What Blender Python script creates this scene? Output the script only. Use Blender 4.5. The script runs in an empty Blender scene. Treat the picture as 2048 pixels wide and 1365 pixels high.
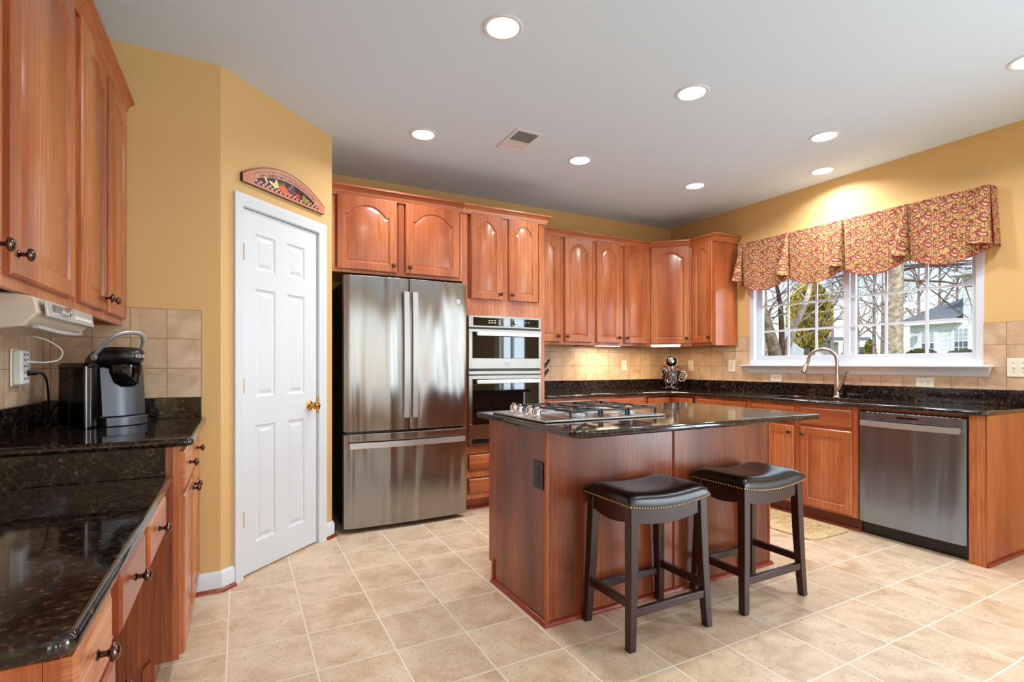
import bpy, bmesh, math, random
import numpy as np
from mathutils import Vector, Matrix
R = math.radians
PI = math.pi
random.seed(7)
SC = bpy.context.scene
COL = SC.collection

# ------------------------------------------------------------------ camera, world, lights, exposure
YAW = R(27.95); CH = 1.185; FPX = 1029.0
cam = bpy.data.cameras.new('camera'); cam_ob = bpy.data.objects.new('camera', cam); COL.objects.link(cam_ob)
cam_ob.location = (0, 0, CH); cam_ob.rotation_euler = (R(90), 0, -YAW)
cam.sensor_width = 36; cam.lens = FPX / 2048 * 36; cam.shift_y = (729 - 682.5) / 2048
cam.clip_start = 0.02; cam.clip_end = 500
SC.camera = cam_ob
SC.view_settings.view_transform = 'Standard'
SC.view_settings.look = 'None'
SC.view_settings.gamma = 1
SC.view_settings.use_curve_mapping = False
SC.view_settings.exposure = 0.20
SC.cycles.use_denoising = True
SC.cycles.max_bounces = 8
SC.cycles.diffuse_bounces = 5
SC.cycles.glossy_bounces = 4
SC.cycles.transparent_max_bounces = 10
SC.cycles.sample_clamp_indirect = 6

world = bpy.data.worlds.new('world'); SC.world = world; world.use_nodes = True
wn = world.node_tree; wn.nodes.clear()
wo = wn.nodes.new('ShaderNodeOutputWorld'); wb = wn.nodes.new('ShaderNodeBackground')
sky = wn.nodes.new('ShaderNodeTexSky'); sky.sky_type = 'NISHITA'; sky.sun_disc = False
sky.sun_elevation = R(38); sky.sun_rotation = R(200); sky.air_density = 1.0; sky.dust_density = 1.5
wb.inputs['Strength'].default_value = 0.27
wn.links.new(sky.outputs[0], wb.inputs['Color']); wn.links.new(wb.outputs[0], wo.inputs['Surface'])

def light(name, kind, loc, rot, energy, color=(1, 1, 1), **kw):
    l = bpy.data.lights.new(name, kind); o = bpy.data.objects.new(name, l); COL.objects.link(o)
    o.location = loc; o.rotation_euler = rot; l.energy = energy; l.color = color
    for k, v in kw.items(): setattr(l, k, v)
    return o
# sun stands behind the house, to the left of the photograph
s = light('sun', 'SUN', (0, 0, 10), (0, 0, 0), 2.6, (1, .95, .86), angle=R(.6))
s.rotation_euler = Vector((0.74, 0.30, -0.60)).to_track_quat('-Z', 'Y').to_euler()
# fill lamps added outside the unseen rear windows and patio door, for overall brightness
DAY = (0.70, 0.87, 1.0)
REAR = [(-0.40, 0.35), (1.15, 1.90), (2.75, 3.50)]
for a, b in REAR:
    light('window_daylight', 'AREA', ((a + b) / 2, -3.02, 1.35), (R(90), 0, 0), 19, DAY, shape='RECTANGLE', size=b - a, size_y=2.0)
light('patio_daylight', 'AREA', (4.60, -.925, 1.2), (0, R(90), 0), 128, DAY, shape='RECTANGLE', size=2.1, size_y=1.1)
light('kitchen_window_daylight', 'AREA', (4.62, 2.46, 1.62), (0, R(90), 0), 13, DAY, shape='RECTANGLE', size=.8, size_y=1.7)
LAMPS = [(1.083, 2.13), (2.307, 2.133), (1.109, 3.375), (2.311, 3.242), (3.55, 2.114), (4.169, 2.499), (3.532, 3.233), (3.60, 1.085)]
LAMP_W = 9.5; CEIL = 2.75

# ------------------------------------------------------------------ materials
def lin(c):
    c = [x / 255 for x in c]
    return tuple(x / 12.92 if x <= .04045 else ((x + .055) / 1.055) ** 2.4 for x in c) + (1,)
def nm(name):
    m = bpy.data.materials.new(name); m.use_nodes = True; nt = m.node_tree
    return m, nt, nt.nodes['Principled BSDF'], nt.nodes, nt.links
def simple(name, rgb, rough=.5, metal=0, **kw):
    m, nt, b, N, L = nm(name)
    b.inputs['Base Color'].default_value = lin(rgb); b.inputs['Roughness'].default_value = rough; b.inputs['Metallic'].default_value = metal
    for k, v in kw.items(): b.inputs[k].default_value = v
    return m
def math_n(N, L, op, a, b=None, c=None):
    n = N.new('ShaderNodeMath'); n.operation = op
    for i, v in enumerate((a, b, c)):
        if v is None: continue
        if isinstance(v, (int, float)): n.inputs[i].default_value = v
        else: L.new(v, n.inputs[i])
    return n.outputs[0]
def ramp(N, L, fac, stops):
    r = N.new('ShaderNodeValToRGB'); L.new(fac, r.inputs[0]); e = r.color_ramp.elements
    while len(e) < len(stops): e.new(.5)
    for i, (p, c) in enumerate(stops): e[i].position = p; e[i].color = lin(c) if len(c) == 3 else c
    return r.outputs[0]
def noise(N, L, vec, scale, detail=4, rough=.5, dist=0):
    n = N.new('ShaderNodeTexNoise'); n.inputs['Scale'].default_value = scale; n.inputs['Detail'].default_value = detail
    n.inputs['Roughness'].default_value = rough; n.inputs['Distortion'].default_value = dist
    if vec is not None: L.new(vec, n.inputs['Vector'])
    return n.outputs['Fac']
def bump(N, L, h, strength, dist, bsdf, normal=None):
    b = N.new('ShaderNodeBump'); b.inputs['Strength'].default_value = strength; b.inputs['Distance'].default_value = dist
    L.new(h, b.inputs['Height']); L.new(b.outputs[0], bsdf.inputs['Normal'])
    if normal is not None: L.new(normal, b.inputs['Normal'])
    return b
def mixc(N, L, fac, a, b, mode='MIX'):
    m = N.new('ShaderNodeMix'); m.data_type = 'RGBA'; m.blend_type = mode
    if isinstance(fac, (int, float)): m.inputs[0].default_value = fac
    else: L.new(fac, m.inputs[0])
    for i, v in ((6, a), (7, b)):
        if isinstance(v, tuple): m.inputs[i].default_value = v
        else: L.new(v, m.inputs[i])
    return m.outputs[2]

def oak(name, horiz=False, c0=(140, 66, 34), c1=(196, 112, 64), c2=(216, 148, 98), rough=.30, grain=1.0):
    m, nt, b, N, L = nm(name)
    tc = N.new('ShaderNodeTexCoord'); sp = N.new('ShaderNodeSeparateXYZ'); L.new(tc.outputs['Object'], sp.inputs[0])
    oi = N.new('ShaderNodeObjectInfo'); off = math_n(N, L, 'MULTIPLY', oi.outputs['Random'], 13.0)
    x, y, z = sp.outputs
    if horiz: across, along = z, math_n(N, L, 'ADD', x, y)
    else: across, along = math_n(N, L, 'ADD', x, math_n(N, L, 'MULTIPLY', y, .93)), z
    across = math_n(N, L, 'ADD', across, off)
    cv = N.new('ShaderNodeCombineXYZ'); L.new(across, cv.inputs[0]); L.new(math_n(N, L, 'MULTIPLY', along, .13), cv.inputs[1]); L.new(off, cv.inputs[2])
    big = noise(N, L, cv.outputs[0], 5.0, 2, .45)
    w = N.new('ShaderNodeTexWave'); w.wave_type = 'BANDS'; w.bands_direction = 'X'; w.wave_profile = 'SAW'
    w.inputs['Scale'].default_value = 9 * grain; w.inputs['Distortion'].default_value = 7; w.inputs['Detail'].default_value = 1.5; w.inputs['Detail Scale'].default_value = .7
    L.new(cv.outputs[0], w.inputs['Vector'])
    cv2 = N.new('ShaderNodeCombineXYZ'); L.new(across, cv2.inputs[0]); L.new(math_n(N, L, 'MULTIPLY', along, .035), cv2.inputs[1])
    fine = noise(N, L, cv2.outputs[0], 150, 3, .6)
    col = ramp(N, L, big, [(.30, c0), (.52, c1), (.74, c2)])
    col = mixc(N, L, math_n(N, L, 'MULTIPLY', math_n(N, L, 'SUBTRACT', 1, w.outputs['Fac']), .42), col, lin(c0))
    col = mixc(N, L, math_n(N, L, 'MULTIPLY', ramp(N, L, fine, [(.42, (0, 0, 0)), (.62, (255, 255, 255))]), .50), col, lin(c0))
    L.new(col, b.inputs['Base Color']); b.inputs['Roughness'].default_value = rough
    b.inputs['Coat Weight'].default_value = .25; b.inputs['Coat Roughness'].default_value = .18
    bump(N, L, fine, .08, .002, b)
    return m

def tile_mat(name, pitch, phu, phv, uaxis, vaxis, cols, mortar, msize, rough, vein=1.0, vscale=1.0):
    m, nt, b, N, L = nm(name)
    tc = N.new('ShaderNodeTexCoord'); sp = N.new('ShaderNodeSeparateXYZ'); L.new(tc.outputs['Object'], sp.inputs[0])
    u = math_n(N, L, 'SUBTRACT', sp.outputs[uaxis], phu - pitch * 40); v = math_n(N, L, 'SUBTRACT', sp.outputs[vaxis], phv - pitch * 40)
    cv = N.new('ShaderNodeCombineXYZ'); L.new(u, cv.inputs[0]); L.new(v, cv.inputs[1])
    br = N.new('ShaderNodeTexBrick'); br.offset = 0; br.squash = 1; br.inputs['Scale'].default_value = 1
    br.inputs['Brick Width'].default_value = pitch; br.inputs['Row Height'].default_value = pitch
    br.inputs['Mortar Size'].default_value = msize; br.inputs['Mortar Smooth'].default_value = .15; br.inputs['Bias'].default_value = 0
    br.inputs['Color1'].default_value = (0, 0, 0, 1); br.inputs['Color2'].default_value = (1, 1, 1, 1); br.inputs['Mortar'].default_value = (.5, .5, .5, 1)
    L.new(cv.outputs[0], br.inputs['Vector'])
    # a different slice of stone on every tile
    sh = N.new('ShaderNodeCombineXYZ'); L.new(u, sh.inputs[0]); L.new(v, sh.inputs[1])
    sep = N.new('ShaderNodeSeparateColor'); L.new(br.outputs['Color'], sep.inputs[0])
    L.new(math_n(N, L, 'MULTIPLY', sep.outputs[0], 9.0), sh.inputs[2])
    n1 = noise(N, L, sh.outputs[0], 6 * vscale, 5, .62, .6)
    n2 = noise(N, L, sh.outputs[0], 55 * vscale, 4, .66, 1.6)
    base = ramp(N, L, n1, [(.30, cols[0]), (.5, cols[1]), (.70, cols[2])])
    spots = ramp(N, L, n2, [(.55, (0, 0, 0)), (.64, (255, 255, 255))])
    base = mixc(N, L, math_n(N, L, 'MULTIPLY', spots, .40 * vein), base, lin(cols[3]))
    base = mixc(N, L, math_n(N, L, 'MULTIPLY', math_n(N, L, 'SUBTRACT', sep.outputs[0], .5), .10), base, lin(cols[0]))
    col = mixc(N, L, br.outputs['Fac'], base, lin(mortar))
    L.new(col, b.inputs['Base Color'])
    L.new(math_n(N, L, 'ADD', math_n(N, L, 'MULTIPLY', br.outputs['Fac'], .4), rough), b.inputs['Roughness'])
    h = math_n(N, L, 'ADD', math_n(N, L, 'SUBTRACT', 1, br.outputs['Fac']), math_n(N, L, 'MULTIPLY', n2, .06))
    bump(N, L, h, .5, .003, b)
    return m

def granite_mat(name):
    m, nt, b, N, L = nm(name)
    tc = N.new('ShaderNodeTexCoord'); v = tc.outputs['Object']
    a = noise(N, L, v, 75, 5, .7, .3); c = noise(N, L, v, 30, 4, .6, .5)
    vo = N.new('ShaderNodeTexVoronoi'); vo.inputs['Scale'].default_value = 210; L.new(v, vo.inputs['Vector'])
    col = ramp(N, L, a, [(.40, (12, 11, 11)), (.52, (44, 33, 27)), (.62, (98, 72, 54)), (.74, (158, 124, 98))])
    col = mixc(N, L, ramp(N, L, c, [(.38, (255, 255, 255)), (.58, (90, 90, 90))]), col, lin((12, 12, 13)))
    fl = ramp(N, L, vo.outputs['Distance'], [(.05, (255, 255, 255)), (.13, (0, 0, 0))])
    col = mixc(N, L, math_n(N, L, 'MULTIPLY', fl, .30), col, lin((150, 125, 105)))
    L.new(col, b.inputs['Base Color']); b.inputs['Roughness'].default_value = .07; b.inputs['Specular IOR Level'].default_value = .62
    return m

def steel_mat(name, rgb=(200, 198, 194), rough=.24, wav=.0, horizontal=True, aniso=.75):
    m, nt, b, N, L = nm(name)
    b.inputs['Metallic'].default_value = 1; b.inputs['Base Color'].default_value = lin(rgb)
    tc = N.new('ShaderNodeTexCoord'); mp = N.new('ShaderNodeMapping'); L.new(tc.outputs['Object'], mp.inputs[0])
    mp.inputs['Scale'].default_value = (1.5, 1.5, 900) if horizontal else (900, 900, 1.5)
    f = noise(N, L, mp.outputs[0], 1, 2, .5)
    L.new(math_n(N, L, 'ADD', math_n(N, L, 'MULTIPLY', f, .04), rough - .02), b.inputs['Roughness'])
    b.inputs['Anisotropic'].default_value = aniso
    tg = N.new('ShaderNodeTangent'); tg.direction_type = 'RADIAL'; tg.axis = 'Z'; L.new(tg.outputs[0], b.inputs['Tangent'])
    if wav:
        mp2 = N.new('ShaderNodeMapping'); L.new(tc.outputs['Object'], mp2.inputs[0]); mp2.inputs['Scale'].default_value = (5.0, 5.0, .45)
        g = noise(N, L, mp2.outputs[0], 1.0, 2.0, .45, .4)
        bump(N, L, g, wav, .07, b)
    return m

M = {}
M['ceiling'] = simple('ceiling_paint', (216, 234, 252), .9)
def paint(name, rgb):
    m, nt, b, N, L = nm(name)
    tc = N.new('ShaderNodeTexCoord'); n = noise(N, L, tc.outputs['Object'], 180, 2, .5)
    b.inputs['Base Color'].default_value = lin(rgb); b.inputs['Roughness'].default_value = .62; b.inputs['Specular IOR Level'].default_value = .3
    bump(N, L, n, .05, .001, b)
    return m
M['wall'] = paint('mustard_wall_paint', (220, 181, 122))
M['white'] = simple('white_trim_paint', (222, 228, 234), .38)
M['vinyl'] = simple('white_window_vinyl', (216, 219, 226), .4)
M['oak'] = oak('stained_oak')
M['oak_h'] = oak('stained_oak_horizontal', True)
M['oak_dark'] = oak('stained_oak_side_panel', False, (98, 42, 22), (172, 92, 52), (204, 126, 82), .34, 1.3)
M['toe'] = simple('toe_kick_wood', (104, 50, 32), .5)
M['shoe'] = simple('stained_shoe_moulding', (140, 52, 30), .3)
M['floor'] = tile_mat('floor_tile', .3096, .2669, .2477, 0, 1, [(196, 166, 134), (218, 193, 163), (229, 209, 184), (164, 116, 74)], (234, 224, 206), .0033, .30, 1.25, 1.0)
TC = [(186, 152, 118), (206, 174, 142), (220, 194, 166), (160, 122, 88)]
M['tile_b'] = tile_mat('backsplash_tile_back', .1488, 2.777, 1.016, 0, 2, TC, (150, 112, 78), .0018, .28, .45, 1.2)
M['tile_r'] = tile_mat('backsplash_tile_side', .1488, 1.601, 1.016, 1, 2, TC, (150, 112, 78), .0018, .28, .45, 1.2)
M['tile_a'] = tile_mat('backsplash_tile_alcove', .1488, -.170, 1.016, 0, 2, TC, (150, 112, 78), .0018, .28, .45, 1.2)
M['granite'] = granite_mat('black_brown_granite')
M['steel'] = steel_mat('brushed_steel', (156, 154, 152), .25, .75, aniso=.97)
M['steel_flat'] = steel_mat('brushed_steel_trim', (158, 155, 150), .30, .2, aniso=.85)
M['steel_dw'] = steel_mat('brushed_steel_dishwasher', (146, 162, 184), .30, .45, aniso=.95)
M['gunmetal'] = simple('gunmetal_plate', (96, 98, 104), .38, .85)
M['handle'] = steel_mat('satin_handle_steel', (192, 191, 189), .32, 0, aniso=.3); M['handle'].node_tree.nodes['Principled BSDF'].inputs['Metallic'].default_value = .6
M['chrome'] = simple('chrome', (226, 226, 226), .08, 1)
M['nickel'] = simple('brushed_nickel', (190, 182, 172), .25, 1)
M['bronze'] = simple('dark_bronze_knob', (96, 78, 70), .18, 1)
M['brass'] = simple('polished_brass', (214, 168, 84), .18, 1)
M['black'] = simple('black_plastic', (16, 16, 17), .3)
M['black_gloss'] = simple('gloss_black', (8, 8, 9), .06)
M['iron'] = simple('cast_iron', (30, 29, 29), .45)
M['glass_dark'] = simple('oven_glass', (14, 12, 12), .03)
M['fridge_side'] = simple('fridge_side_black', (18, 18, 19), .45)
M['espresso'] = simple('espresso_wood', (50, 20, 19), .34, **{'Coat Weight': .15, 'Coat Roughness': .2})
M['leather'] = simple('dark_leather', (26, 20, 19), .27)
M['nail'] = simple('antique_nail', (196, 162, 116), .25, 1)
M['ivory'] = simple('ivory_plate', (236, 228, 208), .35)
M['vent_grey'] = simple('vent_louvre_grey', (120, 120, 120), .6)
M['slot'] = simple('slot_black', (40, 34, 30), .5)
M['brown_plate'] = simple('brown_outlet', (52, 30, 24), .35)
M['lining'] = simple('red_lining', (150, 32, 44), .8)
M['silver'] = simple('silver_plastic', (196, 198, 202), .3, .5)
M['beige_pl'] = simple('radio_side', (206, 190, 172), .4)
M['white_pl'] = simple('white_plastic', (236, 236, 232), .35)
M['lcd'] = simple('radio_lcd', (100, 108, 100), .2)
M['sinksteel'] = simple('sink_steel', (150, 152, 155), .3, 1)
def emis(name, rgb, st):
    m, nt, b, N, L = nm(name); b.inputs['Base Color'].default_value = lin(rgb); b.inputs['Emission Color'].default_value = lin(rgb); b.inputs['Emission Strength'].default_value = st
    return m
M['lamp'] = emis('lamp_lens', (255, 252, 246), 6)
M['warm_lamp'] = emis('under_cabinet_lens', (255, 226, 180), 7)
M['led_red'] = emis('display_red', (255, 120, 70), 2.0)
M['led_white'] = emis('display_white', (235, 225, 210), .8)
def glass():
    m, nt, b, N, L = nm('window_glass'); N.remove(b)
    t = N.new('ShaderNodeBsdfTransparent'); g = N.new('ShaderNodeBsdfGlossy'); g.inputs['Roughness'].default_value = .01
    mx = N.new('ShaderNodeMixShader'); mx.inputs[0].default_value = .04
    L.new(t.outputs[0], mx.inputs[1]); L.new(g.outputs[0], mx.inputs[2]); L.new(mx.outputs[0], N['Material Output'].inputs['Surface'])
    return m
M['glass'] = glass()
def smoked():
    m, nt, b, N, L = nm('smoked_tank'); N.remove(b)
    t = N.new('ShaderNodeBsdfTransparent'); t.inputs['Color'].default_value = (.30, .26, .24, 1)
    g = N.new('ShaderNodeBsdfGlossy'); g.inputs['Roughness'].default_value = .12
    mx = N.new('ShaderNodeMixShader'); mx.inputs[0].default_value = .04
    L.new(t.outputs[0], mx.inputs[1]); L.new(g.outputs[0], mx.inputs[2]); L.new(mx.outputs[0], N['Material Output'].inputs['Surface'])
    return m
M['smoked'] = smoked()
def vcol(name, rough=.8):
    m, nt, b, N, L = nm(name); a = N.new('ShaderNodeVertexColor'); a.layer_name = 'Col'
    L.new(a.outputs[0], b.inputs['Base Color']); b.inputs['Roughness'].default_value = rough; b.inputs['Specular IOR Level'].default_value = .2
    return m
M['fabric'] = vcol('paisley_fabric', .9)
M['painted'] = vcol('painted_sign_face', .4)

# ------------------------------------------------------------------ mesh builder
class B:
    def __init__(s): s.v = []; s.f = []
    def add(s, vs, fs, T=None):
        n = len(s.v)
        if T is not None: vs = [tuple(T @ Vector(p)) for p in vs]
        s.v += [tuple(p) for p in vs]; s.f += [tuple(i + n for i in f) for f in fs]; return s
    def box(s, x0, x1, y0, y1, z0, z1, T=None):
        vs = [(x0, y0, z0), (x1, y0, z0), (x1, y1, z0), (x0, y1, z0), (x0, y0, z1), (x1, y0, z1), (x1, y1, z1), (x0, y1, z1)]
        return s.add(vs, [(0, 3, 2, 1), (4, 5, 6, 7), (0, 1, 5, 4), (1, 2, 6, 5), (2, 3, 7, 6), (3, 0, 4, 7)], T)
    def rings(s, loops, cap0=True, cap1=True, close=False, T=None):
        n = len(loops[0]); vs = [p for l in loops for p in l]; fs = []
        for k in range(len(loops) - 1):
            for i in range(n):
                j = (i + 1) % n
                fs.append((k * n + i, k * n + j, (k + 1) * n + j, (k + 1) * n + i))
        if close:
            k = len(loops) - 1
            for i in range(n):
                j = (i + 1) % n; fs.append((k * n + i, k * n + j, j, i))
        else:
            if cap0: fs.append(tuple(range(n - 1, -1, -1)))
            if cap1: fs.append(tuple((len(loops) - 1) * n + i for i in range(n)))
        return s.add(vs, fs, T)
    def prism(s, poly, a0, a1, axis='z', T=None):
        f = {'z': lambda p, a: (p[0], p[1], a), 'y': lambda p, a: (p[0], a, p[1]), 'x': lambda p, a: (a, p[0], p[1])}[axis]
        return s.rings([[f(p, a0) for p in poly], [f(p, a1) for p in poly]], T=T)
    def lathe(s, prof, n=20, T=None, cap=True):
        return s.rings([[(r * math.cos(2 * PI * i / n), r * math.sin(2 * PI * i / n), h) for i in range(n)] for r, h in prof], cap, cap, T=T)
    def tube(s, pts, r, n=10, closed=False, flat=1.0):
        pts = [Vector(p) for p in pts]; m = len(pts); loops = []
        up = Vector((0, 0, 1)); prev = None
        for k in range(m):
            if closed: d = pts[(k + 1) % m] - pts[k - 1]
            else: d = pts[min(k + 1, m - 1)] - pts[max(k - 1, 0)]
            d.normalize()
            if prev is None:
                a = d.cross(up); a = d.cross(Vector((1, 0, 0))) if a.length < .05 else a
            else: a = prev - d * prev.dot(d)
            a.normalize(); prev = a; c = d.cross(a); rr = r[k] if isinstance(r, (list, tuple)) else r
            loops.append([pts[k] + a * rr * math.cos(2 * PI * i / n) + c * rr * flat * math.sin(2 * PI * i / n) for i in range(n)])
        return s.rings(loops, close=closed)
    def sweep(s, prof, path, T=None, closed=False):
        # prof: (out, z) points; path: (x, y) polyline; out is to the right of the direction of travel
        P = [Vector((p[0], p[1])) for p in path]; loops = []; m = len(P)
        for k in range(m):
            ds = []
            if k > 0 or closed: ds.append((P[k] - P[k - 1]).normalized())
            if k < m - 1 or closed: ds.append((P[(k + 1) % m] - P[k]).normalized())
            ns = [Vector((d.y, -d.x)) for d in ds]
            if len(ns) == 2:
                b = (ns[0] + ns[1]); b.normalize(); b /= max(.3, b.dot(ns[0]))
            else: b = ns[0]
            loops.append([(P[k].x + b.x * o, P[k].y + b.y * o, z) for o, z in prof])
        return s.rings(loops, close=closed, T=T)
    def mesh(s, name, smooth=30):
        me = bpy.data.meshes.new(name); me.from_pydata(s.v, [], s.f); 
        bm = bmesh.new(); bm.from_mesh(me); bmesh.ops.recalc_face_normals(bm, faces=bm.faces); bm.to_mesh(me); bm.free()
        if smooth:
            me.polygons.foreach_set('use_smooth', [True] * len(me.polygons)); me.set_sharp_from_angle(angle=R(smooth))
        me.update(); return me
    def build(s, name, mat, parent=None, bevel=0, seg=2, smooth=30):
        me = s.mesh(name, smooth); me.materials.append(M[mat] if isinstance(mat, str) else mat)
        o = bpy.data.objects.new(name, me); COL.objects.link(o)
        if parent: o.parent = parent
        if bevel:
            md = o.modifiers.new('bevel', 'BEVEL'); md.width = bevel; md.segments = seg; md.limit_method = 'ANGLE'; md.angle_limit = R(40)
        return o
def tag(o, label=None, cat=None, group=None, kind=None):
    if label: o['label'] = label
    if cat: o['category'] = cat
    if group: o['group'] = group
    if kind: o['kind'] = kind
    return o
def thing(name, label, cat, loc=(0, 0, 0), rz=0, group=None, kind=None):
    o = bpy.data.objects.new(name, None); COL.objects.link(o); o.location = loc; o.rotation_euler = (0, 0, rz); o.empty_display_size = .1
    return tag(o, label, cat, group, kind)
def copy_tree(o, parent=None):
    c = o.copy(); COL.objects.link(c)
    if parent: c.parent = parent
    for ch in list(o.children): copy_tree(ch, c)
    return c
def cut(o, boxes):
    for bx in boxes:
        t = B().box(*bx).build('cutter', 'white', smooth=0)
        md = o.modifiers.new('bool', 'BOOLEAN'); md.operation = 'DIFFERENCE'; md.object = t; md.solver = 'EXACT'
        dg = bpy.context.evaluated_depsgraph_get(); me = bpy.data.meshes.new_from_object(o.evaluated_get(dg))
        o.modifiers.clear(); o.data = me; bpy.data.objects.remove(t)
    return o
def letters(txt, size, place, depth=.0006):
    """flat text as mesh verts; place maps (x, y) of the text plane to 3D"""
    cu = bpy.data.curves.new('t', 'FONT'); cu.body = txt; cu.size = size; cu.align_x = 'CENTER'; cu.align_y = 'CENTER'; cu.resolution_u = 3
    o = bpy.data.objects.new('t', cu); COL.objects.link(o)
    dg = bpy.context.evaluated_depsgraph_get(); me = bpy.data.meshes.new_from_object(o.evaluated_get(dg))
    b = B(); b.v = [tuple(place(v.co.x, v.co.y)) for v in me.vertices]; b.f = [tuple(p.vertices) for p in me.polygons]
    bpy.data.objects.remove(o); bpy.data.curves.remove(cu); return b

def smooth_path(p, n=8):
    p = [Vector(q) for q in p]; out = []
    for i in range(len(p) - 1):
        a, b_, c, d = p[max(i - 1, 0)], p[i], p[i + 1], p[min(i + 2, len(p) - 1)]
        for k in range(n):
            t_ = k / n; out.append(.5 * ((2 * b_) + (c - a) * t_ + (2 * a - 5 * b_ + 4 * c - d) * t_ ** 2 + (3 * b_ - a - 3 * c + d) * t_ ** 3))
    return out + [p[-1]]
# ------------------------------------------------------------------ the room
XL, XR, YB, YR = -0.80, 4.43, 4.42, -3.0
AY = 3.092
def struct(o, label=None): return tag(o, label, kind='structure')
struct(B().box(XL - .1, XR + .15, YR - .1, YB + .1, -.08, 0).build('floor', 'floor', smooth=0), 'beige stone-look ceramic floor tiles with pale grout')
struct(B().box(XL - .1, XR + .15, YR - .1, YB + .1, CEIL, CEIL + .3).build('ceiling', 'ceiling', smooth=0))
struct(B().box(XL - .1, XR + .15, YB, YB + .1, 0, CEIL).build('wall_back', 'wall', smooth=0))
struct(B().box(XL - .1, XL, YR, AY + .1, 0, CEIL).build('wall_left', 'wall', smooth=0))
struct(B().prism([(XL, AY), (-.085, AY), (-.12, AY + .1), (XL, AY + .1)], 0, CEIL).build('wall_alcove', 'wall', smooth=0))
WY0, WY1, WZ0, WZ1 = 1.585, 3.35, 1.18, 2.09
w = B(); w.box(XR, XR + .15, WY1, YB, 0, CEIL).box(XR, XR + .15, WY0, WY1, 0, WZ0).box(XR, XR + .15, WY0, WY1, WZ1, CEIL)
w.box(XR, XR + .15, -.35, WY0, 0, CEIL).box(XR, XR + .15, -1.50, -.35, 2.3, CEIL).box(XR, XR + .15, YR, -1.50, 0, CEIL)
struct(w.build('wall_right', 'wall', smooth=0))
w = B(); xs = [XL - .1] + [q for ab in REAR for q in ab] + [XR + .15]
for i in range(0, len(xs), 2): w.box(xs[i], xs[i + 1], YR - .1, YR, 0, CEIL)
for a, b in REAR: w.box(a, b, YR - .1, YR, 0, .35).box(a, b, YR - .1, YR, 2.35, CEIL)
struct(w.build('wall_rear', 'wall', smooth=0))
# rear window grids (they show in the appliances)
for k, (a, b) in enumerate(REAR):
    g = B()
    for x in (a + .03, (a + b) / 2, b - .03): g.box(x - .03, x + .03, YR - .06, YR - .02, .35, 2.35)
    for z in (.38, .85, 1.35, 1.85, 2.32): g.box(a, b, YR - .05, YR - .03, z - .02, z + .02)
    struct(g.build('window_%d' % (k + 2), 'vinyl', smooth=0))
g = B()
for y in (-1.47, -.925, -.38): g.box(XR + .05, XR + .09, y - .035, y + .035, 0, 2.3)
for z in (.05, 2.26): g.box(XR + .05, XR + .09, -1.50, -.35, z - .05, z + .04)
struct(g.build('door_2', 'vinyl', smooth=0))
# diagonal pantry wall, local x runs along it
DA = math.atan2(.497, .523)
dw = thing('wall_diagonal', None, None, (-.01, 3.164, 0), DA, kind='structure')
b = B().prism([(-.104, 0), (.028, 0), (.028, .1), (-.145, .1)], 0, CEIL).box(.662, .794, 0, .1, 0, CEIL).box(.028, .662, 0, .1, 2.062, CEIL)
b.build('plaster', 'wall', dw, smooth=0)
struct(B().box(.44, .565, 3.711, YB, 0, CEIL).build('wall_return', 'wall', smooth=0))
# pantry door
pd = thing('door_1', 'white six-panel pantry door in the diagonal wall', None, (-.01, 3.164, 0), DA, kind='structure')
def rect_loop(x0, x1, z0, z1, y): return [(x0, y, z0), (x1, y, z0), (x1, y, z1), (x0, y, z1)]
db = B(); DX0, DX1, DZ0, DZ1 = .040, .650, .012, 2.050; fy = .012
pan = []
for (x0, x1) in ((.140, .290), (.388, .538)):
    for (z0, z1) in ((.175, .838), (1.0, 1.615), (1.725, 1.928)): pan.append((x0, x1, z0, z1))
xs = [DX0, .140, .290, .388, .538, DX1]; zs = [DZ0, .175, .838, 1.0, 1.615, 1.725, 1.928, DZ1]
for i in range(5):
    for j in range(7):
        if i in (1, 3) and j in (1, 3, 5): continue
        db.add(rect_loop(xs[i], xs[i + 1], zs[j], zs[j + 1], fy), [(0, 1, 2, 3)])
for (x0, x1, z0, z1) in pan:
    L_ = [rect_loop(x0 + d, x1 - d, z0 + d, z1 - d, y) for d, y in ((0, fy), (.006, fy + .007), (.012, fy + .009), (.020, fy + .009), (.040, fy + .002))]
    db.rings(L_, cap0=False)
db.add([(DX0, fy, DZ0), (DX1, fy, DZ0), (DX1, fy, DZ1), (DX0, fy, DZ1), (DX0, fy + .035, DZ0), (DX1, fy + .035, DZ0), (DX1, fy + .035, DZ1), (DX0, fy + .035, DZ1)],
       [(4, 5, 6, 7), (0, 1, 5, 4), (1, 2, 6, 5), (2, 3, 7, 6), (3, 0, 4, 7)])
me = bpy.data.meshes.new('slab'); me.from_pydata(db.v, [], db.f); me.materials.append(M['white'])
o = bpy.data.objects.new('door_panel', me); COL.objects.link(o); o.parent = pd
cs = B()
prof = [(0, 0), (0, -.008), (.008, -.011), (.03, -.013), (.045, -.018), (.062, -.018), (.062, 0)]
def casing(x0, x1, z1):
    loops = []
    for (x, z, dx, dz) in ((x0, 0.0, -1, 0), (x0, z1, -1, 1), (x1, z1, 1, 1), (x1, 0.0, 1, 0)):
        loops.append([(x + dx * o, y, z + dz * o) for o, y in prof])
    return loops
cs.rings(casing(.036, .656, 2.058))
cs.box(.028, .036, 0, .1, 0, 2.06).box(.656, .664, 0, .1, 0, 2.06).box(.028, .664, 0, .1, 2.054, 2.064)
cs.build('door_casing', 'white', pd, smooth=20)
for z in (1.805, 1.064, .329):
    h = B().box(.030, .046, -.004, .012, z - .045, z + .045)
    for q in range(-2, 3): h.lathe([(.0055, -.008), (.0055, .008)], 10, Matrix.Translation((.037, -.005, z + q * .018)))
    h.build('hinge', 'brass', pd)
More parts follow.
